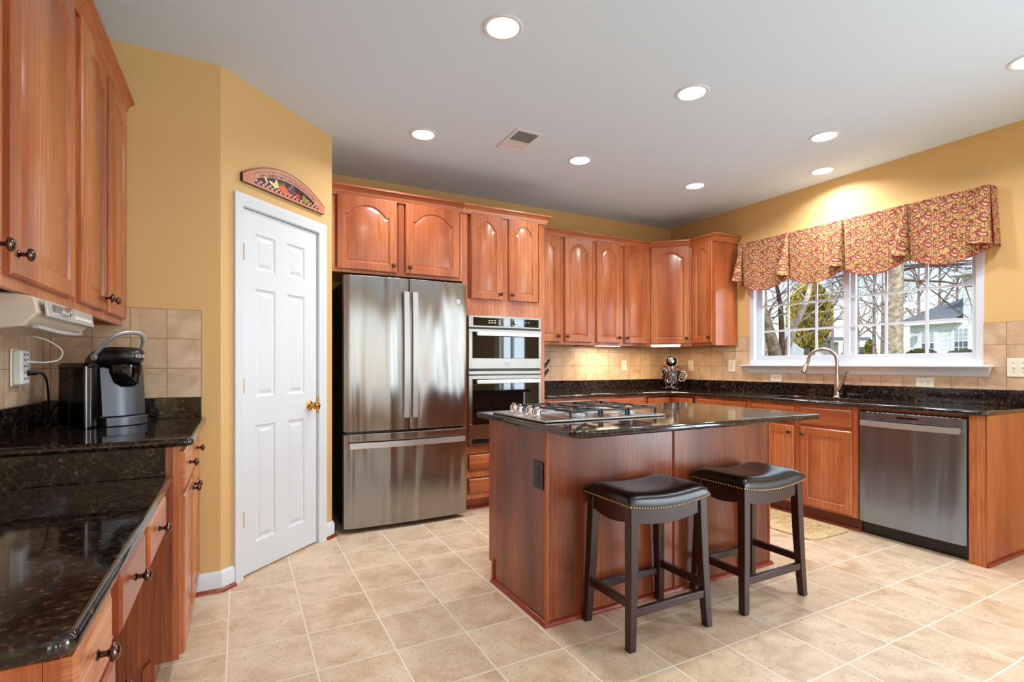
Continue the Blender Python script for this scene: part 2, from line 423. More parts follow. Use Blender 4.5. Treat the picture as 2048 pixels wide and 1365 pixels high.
kn = B().lathe([(.001, 0), (.031, 0), (.031, .004), (.026, .008), (.012, .012), (.0115, .030), (.018, .036), (.027, .046), (.029, .056), (.024, .066), (.010, .071), (.001, .072)], 24,
               Matrix.Translation((.585, fy, .916)) @ Matrix.Rotation(R(90), 4, 'X'))
kn.build('door_knob', 'brass', pd)
B().box(.652, .657, -.003, .03, .86, .97).build('strike_plate', 'brass', pd)
# baseboards with brown shoe moulding
bbp = [(0, 0), (.016, 0), (.016, .085), (.011, .098), (.006, .105), (0, .105)]
sh = [(.016, 0), (.032, 0), (.030, .010), (.024, .017), (.016, .019)]
def d2w(x, y): return (-.01 + x * math.cos(DA) - y * math.sin(DA), 3.164 + x * math.sin(DA) + y * math.cos(DA))
p0, p1, p2, p3, p4 = (-.20, AY), (-.085, AY), d2w(-.028, 0), d2w(.720, 0), d2w(.794, 0)
for nm_, path in (('baseboard_left', [p0, p1, p2]), ('baseboard_right', [p3, p4, (.565, 3.80)])):
    o = struct(B().sweep(bbp, path).build(nm_, 'white', smooth=25)); B().sweep(sh, path).build('shoe_moulding', 'shoe', o, smooth=40)
# ---- tile backsplashes
struct(B().box(2.345, XR - .008, YB - .008, YB, 1.016, 1.371).build('trim_1', 'tile_b', smooth=0), 'square tan tile backsplash on the back wall')
t = B().box(XR - .008, XR, 3.36, YB - .008, 1.016, 1.371).box(XR - .008, XR, 3.36, 3.49, 1.371, 1.463).box(XR - .008, XR, 1.35, 3.36, 1.016, 1.11).box(XR - .008, XR, 1.35, 1.57, 1.11, 1.463)
struct(t.build('trim_2', 'tile_r', smooth=0), 'square tan tile backsplash around the window wall')
struct(B().box(XL + .008, -.168, AY - .008, AY, 1.016, 1.463).build('trim_3', 'tile_a', bevel=.003), 'square tan tile backsplash on the alcove wall')
struct(B().box(XL, XL + .008, 1.0, AY, 1.016, 1.40).build('trim_4', 'tile_r', smooth=0), 'square tan tile backsplash behind the desk counter')

# ------------------------------------------------------------------ cabinets
def arch_loop(hw, z0, zs, rise, y, xc=0, n=14):
    """rectangle whose top edge is a cathedral arch; n points on top"""
    pts = [(xc - hw, y, z0), (xc + hw, y, z0)]
    for i in range(n + 1):
        t = 1 - 2 * i / n
        k = max(0, 1 - (abs(t) / .84) ** 2.1)
        pts.append((xc + hw * t, y, zs + rise * k ** .85))
    return pts
def door(x0, x1, z0, z1, y, rise, mat='oak', parent=None, stile=.055, knob=None, name='door', th=.019):
    w, h = x1 - x0, z1 - z0; xc = (x0 + x1) / 2; hw = w / 2; b = B()
    rs = rise; st = min(stile, w * .22); top = z1 - st - rs - .004
    def outer(d, yy):
        n = 14; p = [(xc - hw + d, yy, z0 + d), (xc + hw - d, yy, z0 + d)]
        for i in range(n + 1):
            t = 1 - 2 * i / n; p.append((xc + (hw - d) * t, yy, z1 - d))
        return p
    L_ = [outer(0, y), outer(0, y - th + .006), outer(.006, y - th)]
    L_ += [arch_loop(hw - st, z0 + st, top, rs, y - th, xc), arch_loop(hw - st - .005, z0 + st + .005, top - .005, rs, y - th + .007, xc),
           arch_loop(hw - st - .012, z0 + st + .012, top - .012, rs, y - th + .009, xc), arch_loop(hw - st - .034, z0 + st + .034, top - .034, rs * .97, y - th + .002, xc)]
    b.rings(L_)
    o = b.build(name, mat, parent, smooth=22)
    if knob: make_knob(knob[0], y - th, knob[1], o)
    return o
KNOB = None
def make_knob(x, y, z, parent, name='knob'):
    global KNOB
    if KNOB is None:
        KNOB = B().lathe([(.001, 0), (.009, 0), (.009, .002), (.0055, .005), (.005, .013), (.008, .017), (.0155, .020), (.0165, .024), (.014, .029), (.008, .032), (.001, .033)], 18, Matrix.Rotation(R(90), 4, 'X')).mesh('knob', 40)
        KNOB.materials.append(M['bronze'])
    o = bpy.data.objects.new(name, KNOB); COL.objects.link(o); o.location = (x, y, z); o.parent = parent
    return o
def drawer(x0, x1, z0, z1, y, parent, knob=True, mat='oak_h', name='drawer', th=.019):
    def lp(d, yy): return rect_loop(x0 + d, x1 - d, z0 + d, z1 - d, yy)
    o = B().rings([lp(0, y), lp(0, y - th + .006), lp(.003, y - th + .004), lp(.010, y - th)]).build(name, mat, parent, smooth=20)
    if knob: make_knob((x0 + x1) / 2, y - th, (z0 + z1) / 2, o)
    return o
CROWN = [(0, -.018), (.012, -.018), (.014, -.006), (.020, .004), (.022, .014), (.034, .030), (.046, .038), (.050, .040), (.050, .052), (0, .052)]
def carcass(t, w, d, z0, z1, stiles, rails, toe=0, lip=.02, side='oak', frame='oak', fth=.019, sides=True):
    """body behind y=fth; face frame between y=0 and fth; stiles: (x0,x1), rails: (z0,z1)"""
    b = B().box(0, w, fth, d, z0 + (toe if toe else lip), z1)
    if toe: b.box(.002, w - .002, .075, d, z0, z0 + toe)
    else: b.box(0, .018, fth, d, z0, z0 + lip).box(w - .018, w, fth, d, z0, z0 + lip)
    b.build('body', side, t, smooth=0)
    f = B(); zb = z0 + toe
    for a, c in stiles: f.box(a, c, 0, fth, zb, z1)
    xs_ = sorted(stiles)
    for (a, c) in rails:
        for k in range(len(xs_) - 1): f.box(xs_[k][1], xs_[k + 1][0], 0.0005, fth, a, c)
    f.build('face_frame', frame, t, smooth=0)
def crown(t, path, z):
    B().sweep([(o, z + q) for o, q in CROWN], path).build('crown_moulding', 'oak_h', t, smooth=25)

UG = 'oak upper cabinets'
# over the fridge
YF = 3.81
t = thing('wall_cabinet', 'wide oak cabinet with two arched doors above the refrigerator', 'cabinet', (.567, YF, 0))
W_ = 1.572 - .567
carcass(t, W_, .60, 1.845, 2.425, [(0, .035), (.49, .53), (W_ - .02, W_)], [(1.845, 1.88), (2.39, 2.425)])
door(.045, .475, 1.866, 2.400, 0, .075, parent=t, knob=(.475 - .03, 1.866 + .05))
door(.540, .976, 1.866, 2.400, 0, .075, parent=t, knob=(.540 + .03, 1.866 + .05))
crown(t, [(0, 0), (W_, 0)], 2.41)
# oven cabinet
t = thing('oven_cabinet', 'tall oak cabinet housing the built-in double oven', 'cabinet', (1.573, YF, 0))
W_ = 2.340 - 1.573
carcass(t, W_, .60, 0, 2.425, [(0, .042), (W_ - .055, W_)], [(.10, .14), (.27, .325), (.462, .525), (1.575, 1.715), (2.39, 2.425)], toe=.10)
f = B().box(.345, .415, 0, .019, 1.70, 2.40).build('centre_stile', 'oak', t, smooth=0)
door(.070, .352, 1.712, 2.405, 0, .065, parent=t, knob=(.352 - .025, 1.712 + .05))
door(.412, .697, 1.712, 2.405, 0, .065, parent=t, knob=(.412 + .025, 1.712 + .05))
drawer(.052, .700, .330, .456, 0, t, knob=False); drawer(.052, .700, .145, .263, 0, t, knob=False)
B().box(.0, W_, .060, .075, 0, .022).build('shoe_moulding', 'shoe', t)
crown(t, [(0, 0), (W_, 0), (W_, .30)], 2.41)
# back uppers
YU = 4.11
def upper_pair(loc, rz, x0d, W, ds, label, knobs, path, rise=.060, zb=1.372):
    t = thing('wall_cabinet', label, 'cabinet', loc, rz)
    st = [(0, ds[0][0] + .012), (ds[0][1] - .012, ds[1][0] + .012), (ds[1][1] - .012, W)] if len(ds) == 2 else [(0, ds[0][0] + .012), (ds[0][1] - .012, W)]
    carcass(t, W, .305, zb, 2.425, st, [(zb, zb + .04), (2.39, 2.425)])
    for (a, c), kx in zip(ds, knobs): door(a, c, 1.398, 2.405, 0, rise, parent=t, knob=(kx, 1.398 + .055))
    crown(t, path, 2.41)
    return t
upper_pair((2.341, YU, 0), 0, 0, .755, [(.030, .345), (.400, .722)], 'oak wall cabinet with two arched doors beside the tall oven cabinet', (.32, .425), [(0, 0), (.755, 0)])
upper_pair((3.097, YU, 0), 0, 0, .713, [(.022, .318), (.372, .675)], 'oak wall cabinet with two arched doors just left of the angled corner cabinet', (.293, .397), [(0, 0), (.713, 0)])
# corner
cx0, cy0 = 3.811, YU
cw = .30 * math.sqrt(2)
t = thing('corner_wall_cabinet', 'angled oak corner wall cabinet with one wide arched door above the stand mixer', 'cabinet', (cx0, cy0, 0), -PI / 4)
b = B().prism([(.012, .019), (cw - .012, .019), (cw + .19, .21), (cw + .02, .415), (cw / 2, .635), (-.02, .415), (-.19, .21)], 1.392, 2.425).build('body', 'oak', t, smooth=0)
f = B().box(0, .03, 0, .019, 1.372, 2.425).box(cw - .03, cw, 0, .019, 1.372, 2.425).box(.03, cw - .03, .0005, .019, 1.372, 1.41).box(.03, cw - .03, .0005, .019, 2.39, 2.425)
f.build('face_frame', 'oak', t, smooth=0)
door(.020, cw - .020, 1.398, 2.405, 0, .055, parent=t, knob=(cw - .048, 1.453))
crown(t, [(-.01, 0), (cw + .01, 0)], 2.41)
# right wall upper
t = upper_pair((4.112, 3.810, 0), -PI / 2, 0, .305, [(.018, .272)], 'narrow oak wall cabinet left of the window, its side lit by daylight', (.272 - .028,), [(0, 0), (.305, 0), (.305, .31)], rise=.05)
# left uppers (over the desk counter)
for (y0, W, ds, kn_, lab) in ((2.262, .828, [(.028, .400), (.452, .818)], (.372, .480), 'oak wall cabinet with two narrow doors above the coffee maker'),
                             (.960, 1.300, [(.030, .636), (.700, 1.235)], (.604, .732), 'large oak wall cabinet nearest the camera above the desk')):
    t = thing('wall_cabinet', lab, 'cabinet', (-.500, y0, 0), PI / 2)
    st = [(0, ds[0][0] + .012), (ds[0][1] - .012, ds[1][0] + .012), (ds[1][1] - .012, W)]
    carcass(t, W, .298, 1.372, 2.425, st, [(1.372, 1.412), (2.39, 2.425)])
    for (a, c), kx in zip(ds, kn_): door(a, c, 1.402, 2.410, 0, .06, parent=t, knob=(kx, 1.402 + (.055)))
    crown(t, [(0, 0), (W, 0)], 2.412)

# base cabinets --------------------------------------------------
t = thing('base_cabinet', 'oak base cabinet under the back counter right of the ovens, mostly behind the island', 'cabinet', (2.341, YF, 0))
W_ = 3.500 - 2.341
carcass(t, W_, .60, 0, .882, [(0, .03), (.487, .565), (W_ - .04, W_)], [(.10, .14), (.69, .72), (.858, .882)], toe=.10)
drawer(.022, .495, .722, .862, 0, t); drawer(.556, 1.112, .722, .862, 0, t)
door(.022, .495, .125, .700, 0, 0, parent=t, knob=(.465, .65)); door(.556, 1.112, .125, .700, 0, 0, parent=t, knob=(.586, .65))
t = thing('corner_base_cabinet', 'oak corner base cabinet with a folding door where the two counters meet', 'cabinet', (3.501, YF, 0))
B().prism([(0, .02), (.33, .02), (.33, -.309), (.925, -.309), (.925, .60), (0, .60)], .10, .882).build('body', 'oak', t, smooth=0)
B().prism([(0, .075), (.385, .075), (.385, -.309), (.925, -.309), (.925, .60), (0, .60)], 0, .10).build('toe_kick', 'toe', t, smooth=0)
B().box(.008, .322, .010, .019, .115, .868).box(.319, .329, -.300, .010, .115, .868).build('door_gap', 'black', t, smooth=0)
door(.014, .312, .125, .858, .010, 0, parent=t, name='door')
d2 = door(.014, .290, .125, .858, 0, 0, parent=t, name='door', mat='oak'); d2.location = (.320, .000, 0); d2.rotation_euler = (0, 0, -PI / 2)
# right run: local x -> -Y
XF = 3.832
t = thing('base_cabinet', 'oak base cabinet between the counter corner and the sink cabinet', 'cabinet', (XF, 3.500, 0), -PI / 2)
W_ = .588
carcass(t, W_, .59, 0, .882, [(0, .04), (W_ - .03, W_)], [(.10, .14), (.69, .72), (.858, .882)], toe=.10)
drawer(.036, .556, .722, .862, 0, t); door(.036, .556, .125, .700, 0, 0, parent=t, knob=(.066, .65))
t = thing('sink_cabinet', 'oak sink base cabinet with two doors under the window', 'cabinet', (XF, 2.911, 0), -PI / 2)
W_ = 2.911 - 2.051
carcass(t, W_, .59, 0, .882, [(0, .032), (.385, .46), (W_ - .035, W_)], [(.10, .13), (.70, .735), (.855, .882)], toe=.10)
drawer(.020, .399, .730, .858, 0, t, knob=False, name='false_drawer'); drawer(.450, .828, .730, .858, 0, t, knob=False, name='false_drawer')
door(.020, .399, .115, .708, 0, 0, parent=t, knob=(.372, .655)); door(.450, .828, .115, .708, 0, 0, parent=t, knob=(.478, .655))
B().box(0, W_, .058, .074, 0, .09).build('toe_board', 'toe', t); B().box(0, W_, .043, .058, 0, .02).build('shoe_moulding', 'shoe', t, bevel=.005)
t = thing('end_panel', 'oak end panel and filler right of the dishwasher', 'panel', (XF, 1.428, 0), -PI / 2)
B().box(0, .075, 0, .02, 0, .882).build('filler', 'oak', t, smooth=0)
B().box(.060, .079, .02, .59, 0, .882).build('side_panel', 'oak', t, smooth=0)
B().box(.075, .083, -.002, .006, 0, .882).build('edge_bead', 'oak', t)
B().box(.079, .094, .006, .59, 0, .020).build('shoe_moulding', 'shoe', t, bevel=.006)
B().box(-.62, .060, .03, .05, .866, .882).build('mounting_rail', 'oak_h', t, smooth=0)

# left base cabinet: local x -> +Y
t = thing('base_cabinet', 'oak base cabinet with two drawers over two doors under the coffee maker counter', 'cabinet', (-.197, 2.262, 0), PI / 2)
W_ = 3.090 - 2.262
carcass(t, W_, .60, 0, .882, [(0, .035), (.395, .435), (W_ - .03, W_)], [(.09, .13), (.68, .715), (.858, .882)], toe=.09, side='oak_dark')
for a, c, kx in ((.020, .405, .372), (.425, .812, .457)):
    drawer(a, c, .712, .858, 0, t); door(a, c, .100, .692, 0, 0, parent=t, knob=(kx, .645))
B().prism([(.085, .0), (.108, .0), (.108, .088), (.085, .112)], -.014, 0, 'x').build('toe_trim', 'oak', t)
# desk
t = thing('desk', 'low oak desk with a row of shallow drawers below the near granite slab', 'desk', (-.238, 1.000, 0), PI / 2)
W_ = 2.243 - 1.000
f = B().box(0, W_, 0, .019, .600, .742)
f.box(0.0005, .30, .02, .56, .06, .742).box(.302, W_, .020, .56, .722, .741).box(0, W_, .40, .42, .60, .722)
f.build('body', 'oak', t, smooth=0)
for a, c, kx in ((-.05, .262, None), (.352, .672, None), (.740, 1.105, None)):
    drawer(max(a, .01), c, .612, .738, 0, t)
door(.010, .290, .07, .595, 0, 0, parent=t, knob=(.26, .54))
B().box(.004, .298, .06, .56, 0, .06).build('toe_kick', 'toe', t, smooth=0)

# ------------------------------------------------------------------ countertops
def slab(name, label, poly, z0, z1, r=.013, extra=None, holes=None):
    o = B().prism(poly, z0, z1).build(name, 'granite', smooth=0)
    if holes: cut(o, holes)
    md = o.modifiers.new('bevel', 'BEVEL'); md.width = r; md.segments = 4; md.limit_method = 'ANGLE'; md.angle_limit = R(40)
    o.data.polygons.foreach_set('use_smooth', [True] * len(o.data.polygons)); o.data.set_sharp_from_angle(angle=R(50))
    return tag(o, label, 'countertop')
def rounded(x0, x1, y0, y1, rs, n=6):
    pts = []
    for (cx, cy, a0, r) in ((x0, y0, 180, rs[0]), (x1, y0, 270, rs[1]), (x1, y1, 0, rs[2]), (x0, y1, 90, rs[3])):
        if r <= 0: pts.append((cx, cy)); continue
        ox = cx + (r if cx == x0 else -r); oy = cy + (r if cy == y0 else -r)
        for i in range(n + 1):
            a = R(a0 + 90 * i / n); pts.append((ox + r * math.cos(a), oy + r * math.sin(a)))
    return pts
XC, YC = 3.798, 3.778
SINK = (3.92, 4.27, 2.13, 2.86)
ct = slab('countertop', 'black granite L-shaped countertop along the back and window walls',
          [(2.345, YC), (XC, YC), (XC, 1.355), (3.823, 1.330), (XR - .001, 1.330), (XR - .001, YB - .001), (2.345, YB - .001)], .884, .914,
          holes=[(SINK[0], SINK[1], SINK[2], SINK[3], .80, 1.0)])
B().box(2.345, XR - .02, YB - .021, YB - .001, .9141, 1.016).box(XR - .021, XR - .001, 1.335, YB - .021, .9141, 1.016).build('backsplash', 'granite', ct, bevel=.002)
ct2 = slab('countertop', 'small black granite countertop under the coffee maker', [(XL + .001, 2.215), (-.165, 2.215), (-.148, 2.232), (-.148, AY - .001), (XL + .001, AY - .001)], .884, .914)
B().box(XL + .001, -.170, AY - .021, AY - .001, .9141, 1.016).box(XL + .001, XL + .021, 2.235, AY - .021, .9141, 1.016).build('backsplash', 'granite', ct2, bevel=.002)
ct3 = slab('countertop', 'low black granite desk top in the near left corner', rounded(XL + .001, -.215, .985, 2.240, (0, .035, 0, 0)), .745, .778)
B().box(XL + .001, -.236, 2.241, 2.259, .745, .8835).build('upstand', 'granite', ct3, bevel=.001)
isl = slab('island_countertop', 'black granite island countertop holding the gas cooktop', rounded(1.188, 2.815, 1.690, 2.690, (.06, .03, .03, .03)), .884, .914)

# ------------------------------------------------------------------ island
IX0, IX1, IY0, IY1 = 1.226, 2.778, 1.980, 2.580
t = thing('kitchen_island', 'oak kitchen island with a plain panelled back and brown outlet', 'kitchen island', (0, 0, 0))
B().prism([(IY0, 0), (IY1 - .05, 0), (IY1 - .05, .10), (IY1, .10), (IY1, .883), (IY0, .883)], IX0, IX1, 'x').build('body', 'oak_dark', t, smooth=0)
for x in (1.232, 2.008, 2.772):
    B().lathe([(.008, 0.02), (.008, .880)], 10, Matrix.Translation((x, IY0, 0))).build('seam_bead', 'shoe' if x == 2.008 else 'oak', t)
B().box(IX0 - .007, IX0 + .012, IY0 - .006, IY0 + .008, 0, .883).build('corner_bead', 'oak', t, bevel=.004)
shp = [(0, 0), (.018, 0), (.017, .010), (.010, .020), (0, .022)]
B().sweep(shp, [(IX0, IY1 - .05), (IX0, IY0), (IX1, IY0), (IX1, IY1 - .05)]).build('shoe_moulding', 'shoe', t, smooth=60)
B().box(IX0 - .012, IX0, IY1 - .066, IY1 - .048, .02, .125).build('toe_trim', 'oak', t, bevel=.004)
for k in range(4):   # cabinet doors on the working side
    w_ = (IX1 - IX0) / 4
    dd = door(.012, w_ - .012, .12, .70, 0, 0, parent=t, knob=(w_ - .045 if k % 2 == 0 else .045, .65)); dd.location = (IX1 - k * w_, IY1, 0); dd.rotation_euler = (0, 0, PI)
    dd = drawer(.012, w_ - .012, .722, .862, 0, t); dd.location = (IX1 - k * w_, IY1, 0); dd.rotation_euler = (0, 0, PI)
def outlet(loc, rz, label, plate='ivory', kind='duplex', w=.070, h=.115, group=None, horiz=False, name='wall_outlet', cat='outlet'):
    t = thing(name, label, cat, loc, rz, group)
    if horiz: w, h = .115, .070
    if kind == 'switch2': w = .115
    B().box(-w / 2, w / 2, -.006, 0, -h / 2, h / 2).build('cover_plate', plate, t, bevel=.003)
    if kind in ('duplex', 'gfci'):
        for s in (-1, 1):
            ox, oz = (s * .0195, 0) if horiz else (0, s * .0195)
            T = Matrix.Translation((ox, -.006, oz)) @ Matrix.Rotation(R(90), 4, 'X')
            r = B().lathe([(.0165, -.001), (.0165, .0025)], 20, T).build('receptacle', plate, t)
            sl = B()
            for q in (-.006, .006):
                if horiz: sl.box(ox - .004, ox + .004, -.0092, -.0084, q - .001, q + .001)
                else: sl.box(ox + q - .001, ox + q + .001, -.0092, -.0084, oz - .001, oz + .008)
            sl.lathe([(.0025, 0), (.0025, .0005)], 10, Matrix.Translation((ox + (.009 if horiz else 0), -.0086, oz + (0 if horiz else -.008))) @ Matrix.Rotation(R(90), 4, 'X'))
            sl.build('slot', 'slot', r, smooth=0)
    else:
        for s in ((-.023, .023) if kind == 'switch2' else (0,)):
            B().box(s - .005, s + .005, -.0065, -.006, -.012, .012).prism([(-.006, -.008), (-.018, .004), (-.016, .010), (-.006, .006)], s - .004, s + .004, 'x').build('toggle', plate, t, smooth=0)
            for q in (-.03, .03): B().lathe([(.003, 0), (.003, .0012)], 10, Matrix.Translation((s, -.006, q)) @ Matrix.Rotation(R(90), 4, 'X')).build('screw', 'nickel', t)
    return t
outlet((IX0 - .0005, 2.046, .672), -PI / 2, 'dark brown outlet on the left end of the island', plate='brown_plate', w=.088, h=.128)
TB = YB - .0085; TR = XR - .0085
outlet((3.732, TB, 1.170), 0, 'ivory outlet on the back wall tiles left of the stand mixer')
outlet((TR, 4.104, 1.170), -PI / 2, 'ivory outlet on the window wall tiles just right of the stand mixer')
outlet((TR, 3.568, 1.168), -PI / 2, 'ivory switch plate left of the window sill', kind='switch', w=.085, h=.122, name='light_switch', cat='switch')
outlet((TR, 3.080, 1.056), -PI / 2, 'ivory sideways outlet under the window, left of the faucet', horiz=True)
outlet((TR, 1.904, 1.052), -PI / 2, 'ivory sideways outlet under the window, right of the faucet', horiz=True)
outlet((TR, 1.392, 1.163), -PI / 2, 'ivory double switch plate at the right edge of the picture', kind='switch2', h=.12, name='light_switch', cat='switch')

# ------------------------------------------------------------------ cooktop
ZC = .914
t = thing('gas_cooktop', 'stainless gas cooktop with black grates set in the island counter', 'cooktop', (1.232, 2.005, ZC))
CW, CD = .742, .545
B().box(0, CW, 0, CD, .0005, .010).build('tray', 'steel_flat', t, bevel=.004)
B().box(.155, CW - .02, .02, CD - .02, .010, .012).build('burner_well', 'steel_flat', t, bevel=.003)
for k, (kx, ky) in enumerate(((.105, .530 - .035), (.098, .415), (.098, .310), (.088, .215))):
    o = B().lathe([(.024, .010), (.024, .014), (.020, .017), (.019, .042), (.016, .047), (.001, .047)], 20, Matrix.Translation((kx, ky, 0))).build('burner_knob', 'chrome', t)
    B().box(kx - .004, kx + .004, ky - .018, ky + .018, .042, .058).build('grip', 'chrome', o, bevel=.003)
burn = [(.27, .14, .04), (.27, .41, .034), (.60, .14, .034), (.60, .41, .046), (.435, .275, .05)]
for (x, y, r) in burn:
    o = B().lathe([(r * 1.25, .012), (r * 1.2, .018), (r, .020), (r, .028)], 24, Matrix.Translation((x, y, 0))).build('burner', 'silver', t)
    B().lathe([(r * .92, .028), (r * .9, .034), (r * .6, .036), (.001, .036)], 24, Matrix.Translation((x, y, 0))).build('burner_cap', 'iron', o)
for (gx0, gx1) in ((.165, .350), (.355, .520), (.525, .718)):
    g = B(); s_ = .0055; zt = .046; y0, y1 = .035, .515
    for x in (gx0 + .006, gx1 - .006): g.box(x - s_, x + s_, y0, y1, zt - .006, zt + .003)
    for y in (y0 + .006, (y0 + y1) / 2, y1 - .006): g.box(gx0, gx1, y - s_, y + s_, zt - .006, zt + .003)
    xm = (gx0 + gx1) / 2
    for yc in (.145, .405) if gx0 != .355 else (.275,):
        for a in (0, 90, 180, 270) if gx0 != .355 else (45, 135, 225, 315):
            dx, dy = math.cos(R(a)), math.sin(R(a)); L0, L1 = .028, .085
            g.tube([(xm + dx * L0, yc + dy * L0, zt + .002), (xm + dx * L1, yc + dy * L1, zt), ], .005, 4)
    for x in (gx0 + .006, gx1 - .006):
        for y in (y0 + .006, y1 - .006): g.box(x - .0052, x + .0052, y - .0052, y + .0052, .012, zt)
    g.build('grate', 'iron', t, smooth=0, bevel=.0015)

# ------------------------------------------------------------------ refrigerator
t = thing('refrigerator', 'stainless french-door refrigerator with bottom freezer drawer', 'refrigerator', (.642, 3.690, 0))
FW = .917
B().box(.012, FW - .012, .075, .700, .030, 1.775).build('body', 'fridge_side', t, bevel=.004)
def bowed(x0, x1, X0, X1, z0, z1, bulge=.020, th=.065):
    n = 18; pts = []
    for i in range(n + 1):
        x = x0 + (x1 - x0) * i / n; q = (x - X0) / (X1 - X0) * 2 - 1
        e = min(x - x0, x1 - x); rnd = .008 * max(0, 1 - e / .010) ** 2
        pts.append((x, -bulge * (1 - q * q) + rnd))
    pts += [(x1, th), (x0, th)]
    return B().prism(pts, z0, z1)
for (x0, x1, hx) in ((0, .454, .428), (.462, FW, .492)):
    d = bowed(x0, x1, 0, FW, .712, 1.808).build('door', 'steel', t, bevel=.002)
    h = B(); hp = []
    for z, y in ((.812, -.022), (.812, -.058), (1.26, -.066), (1.70, -.058), (1.70, -.022)): hp.append((y, z))
    hh = B(); 
    for i in range(12):
        a, c = i / 12, (i + 1) / 12; z0_, z1_ = .800 + .91 * a, .800 + .91 * c
        ya = -.056 - .012 * math.sin(PI * a); yc = -.056 - .012 * math.sin(PI * c)
        hh.add([(hx - .019, ya, z0_), (hx + .019, ya, z0_), (hx + .019, ya + .016, z0_), (hx - .019, ya + .016, z0_), (hx - .019, yc, z1_), (hx + .019, yc, z1_), (hx + .019, yc + .016, z1_), (hx - .019, yc + .016, z1_)],
               [(0, 1, 5, 4), (1, 2, 6, 5), (2, 3, 7, 6), (3, 0, 4, 7)] + ([(0, 3, 2, 1)] if i == 0 else []) + ([(4, 5, 6, 7)] if i == 11 else []))
    for z in (.815, 1.695): hh.box(hx - .012, hx + .012, -.052, -.010, z - .015, z + .015)
    hh.build('handle', 'handle', d, smooth=20)
fz = bowed(0, FW, 0, FW, .035, .692).build('freezer_drawer', 'steel', t, bevel=.002)
hh = B()
for i in range(14):
    a, c = i / 14, (i + 1) / 14; x0_, x1_ = .030 + .855 * a, .030 + .855 * c
    ya = -.050 - .022 * math.sin(PI * a); yc = -.050 - .022 * math.sin(PI * c)
    hh.add([(x0_, ya, .598), (x0_, ya + .016, .598), (x0_, ya + .016, .636), (x0_, ya, .636), (x1_, yc, .598), (x1_, yc + .016, .598), (x1_, yc + .016, .636), (x1_, yc, .636)],
           [(0, 1, 5, 4), (1, 2, 6, 5), (2, 3, 7, 6), (3, 0, 4, 7)] + ([(0, 3, 2, 1)] if i == 0 else []) + ([(4, 5, 6, 7)] if i == 13 else []))
for x in (.045, .870): hh.box(x - .012, x + .012, -.046, -.002, .606, .628)
hh.build('handle', 'handle', fz, smooth=20)
B().box(.02, FW - .02, .020, .076, .690, .715).box(.452, .464, .004, .074, .712, 1.80).build('gasket', 'black', t, smooth=0)
def badge(x, y, z, r, parent, n='brand_badge'):
    T = Matrix.Translation((x, y, z)) @ Matrix.Rotation(R(90), 4, 'X')
    o = B().lathe([(r, -.004), (r, .0015), (r * .88, .0022), (.001, .0022)], 28, T).build(n, 'silver', parent)
    letters('GE', r * 1.05, lambda a, c: (x + a, y - .0026, z + c)).build('monogram', 'slot', o, smooth=0)
badge(.842, -.010, 1.665, .018, t)
for x in (.05, FW - .09): B().box(x, x + .04, .10, .16, 0, .032).build('foot', 'black', t)
B().box(.02, .12, .02, .09, 1.776, 1.80).box(FW - .12, FW - .02, .02, .09, 1.776, 1.80).build('hinge_cover', 'fridge_side', t, bevel=.004)

# ------------------------------------------------------------------ wall oven
t = thing('wall_oven', 'stainless built-in microwave and oven combination in the tall cabinet', 'oven', (1.613, YF - .004, 0))
OW = .672
B().box(.02, OW - .02, .006, .55, .53, 1.57).build('body', 'black', t, smooth=0)
B().box(0, OW, -.030, .0, 1.482, 1.578).build('control_panel', 'steel_flat', t, bevel=.003)
cp = B().box(.040, OW - .025, -.0325, -.030, 1.496, 1.562).build('control_glass', 'glass_dark', t, bevel=.001)
ic = B()
for i in range(3):
    for z in (1.540, 1.522): ic.box(.175 + i * .025, .189 + i * .025, -.0332, -.0326, z - .003, z + .003)
for z in (1.540, 1.524, 1.513): ic.box(.266, .280, -.0332, -.0326, z - .002, z + .002)
for i in range(4): ic.box(.46 + i * .028, .470 + i * .028, -.0332, -.0326, 1.533, 1.536)
ic.build('touch_icons', 'led_white', cp, smooth=0)
letters('12:06', .018, lambda a, c: (.335 + a, -.0332, 1.532 + c)).build('clock_display', 'led_red', cp, smooth=0)
B().lathe([(.017, 0), (.017, .014), (.012, .016), (.001, .016)], 24, Matrix.Translation((.420, -.0325, 1.530)) @ Matrix.Rotation(R(90), 4, 'X')).build('dial', 'chrome', t)
def oven_door(z0, z1, gz0, gz1, name, hz):
    o = B()
    for a in ((0, OW, z0, gz0), (0, OW, gz1, z1), (0, .035, gz0, gz1), (OW - .030, OW, gz0, gz1)): o.box(a[0], a[1], -.035, .004, a[2], a[3])
    d = o.build(name, 'steel_flat', t, smooth=0, bevel=.0015)
    B().box(.030, OW - .025, -.0365, -.010, gz0 - .006, gz1 + .006).build('glass_pane', 'glass_dark', d, bevel=.002)
    B().box(.055, OW - .032, -.078, -.062, hz - .016, hz + .016).box(.060, .080, -.062, -.034, hz - .010, hz + .010).box(OW - .06, OW - .04, -.062, -.034, hz - .010, hz + .010).build('handle', 'handle', d, bevel=.003)
    return d
B().box(.0, OW, -.020, .0, 1.468, 1.482).box(0, OW, -.018, 0, 1.090, 1.1).build('vent_slot', 'black', t, smooth=0)
md = oven_door(1.150, 1.468, 1.238, 1.440, 'microwave_door', 1.428)
badge(.345, -.0355, 1.196, .021, t)
B().box(0, OW, -.030, 0, 1.102, 1.130).build('trim_strip', 'steel_flat', t, bevel=.003)
B().box(.0, OW, -.016, .0, 1.130, 1.150).build('gap', 'black', t, smooth=0)
oven_door(.585, 1.092, .705, 1.060, 'oven_door', 1.045)
B().box(0, OW, -.030, 0, .523, .545).box(0, .03, -.030, 0, .545, .585).box(OW - .03, OW, -.03, 0, .545, .585).build('bottom_trim', 'steel_flat', t, smooth=0)
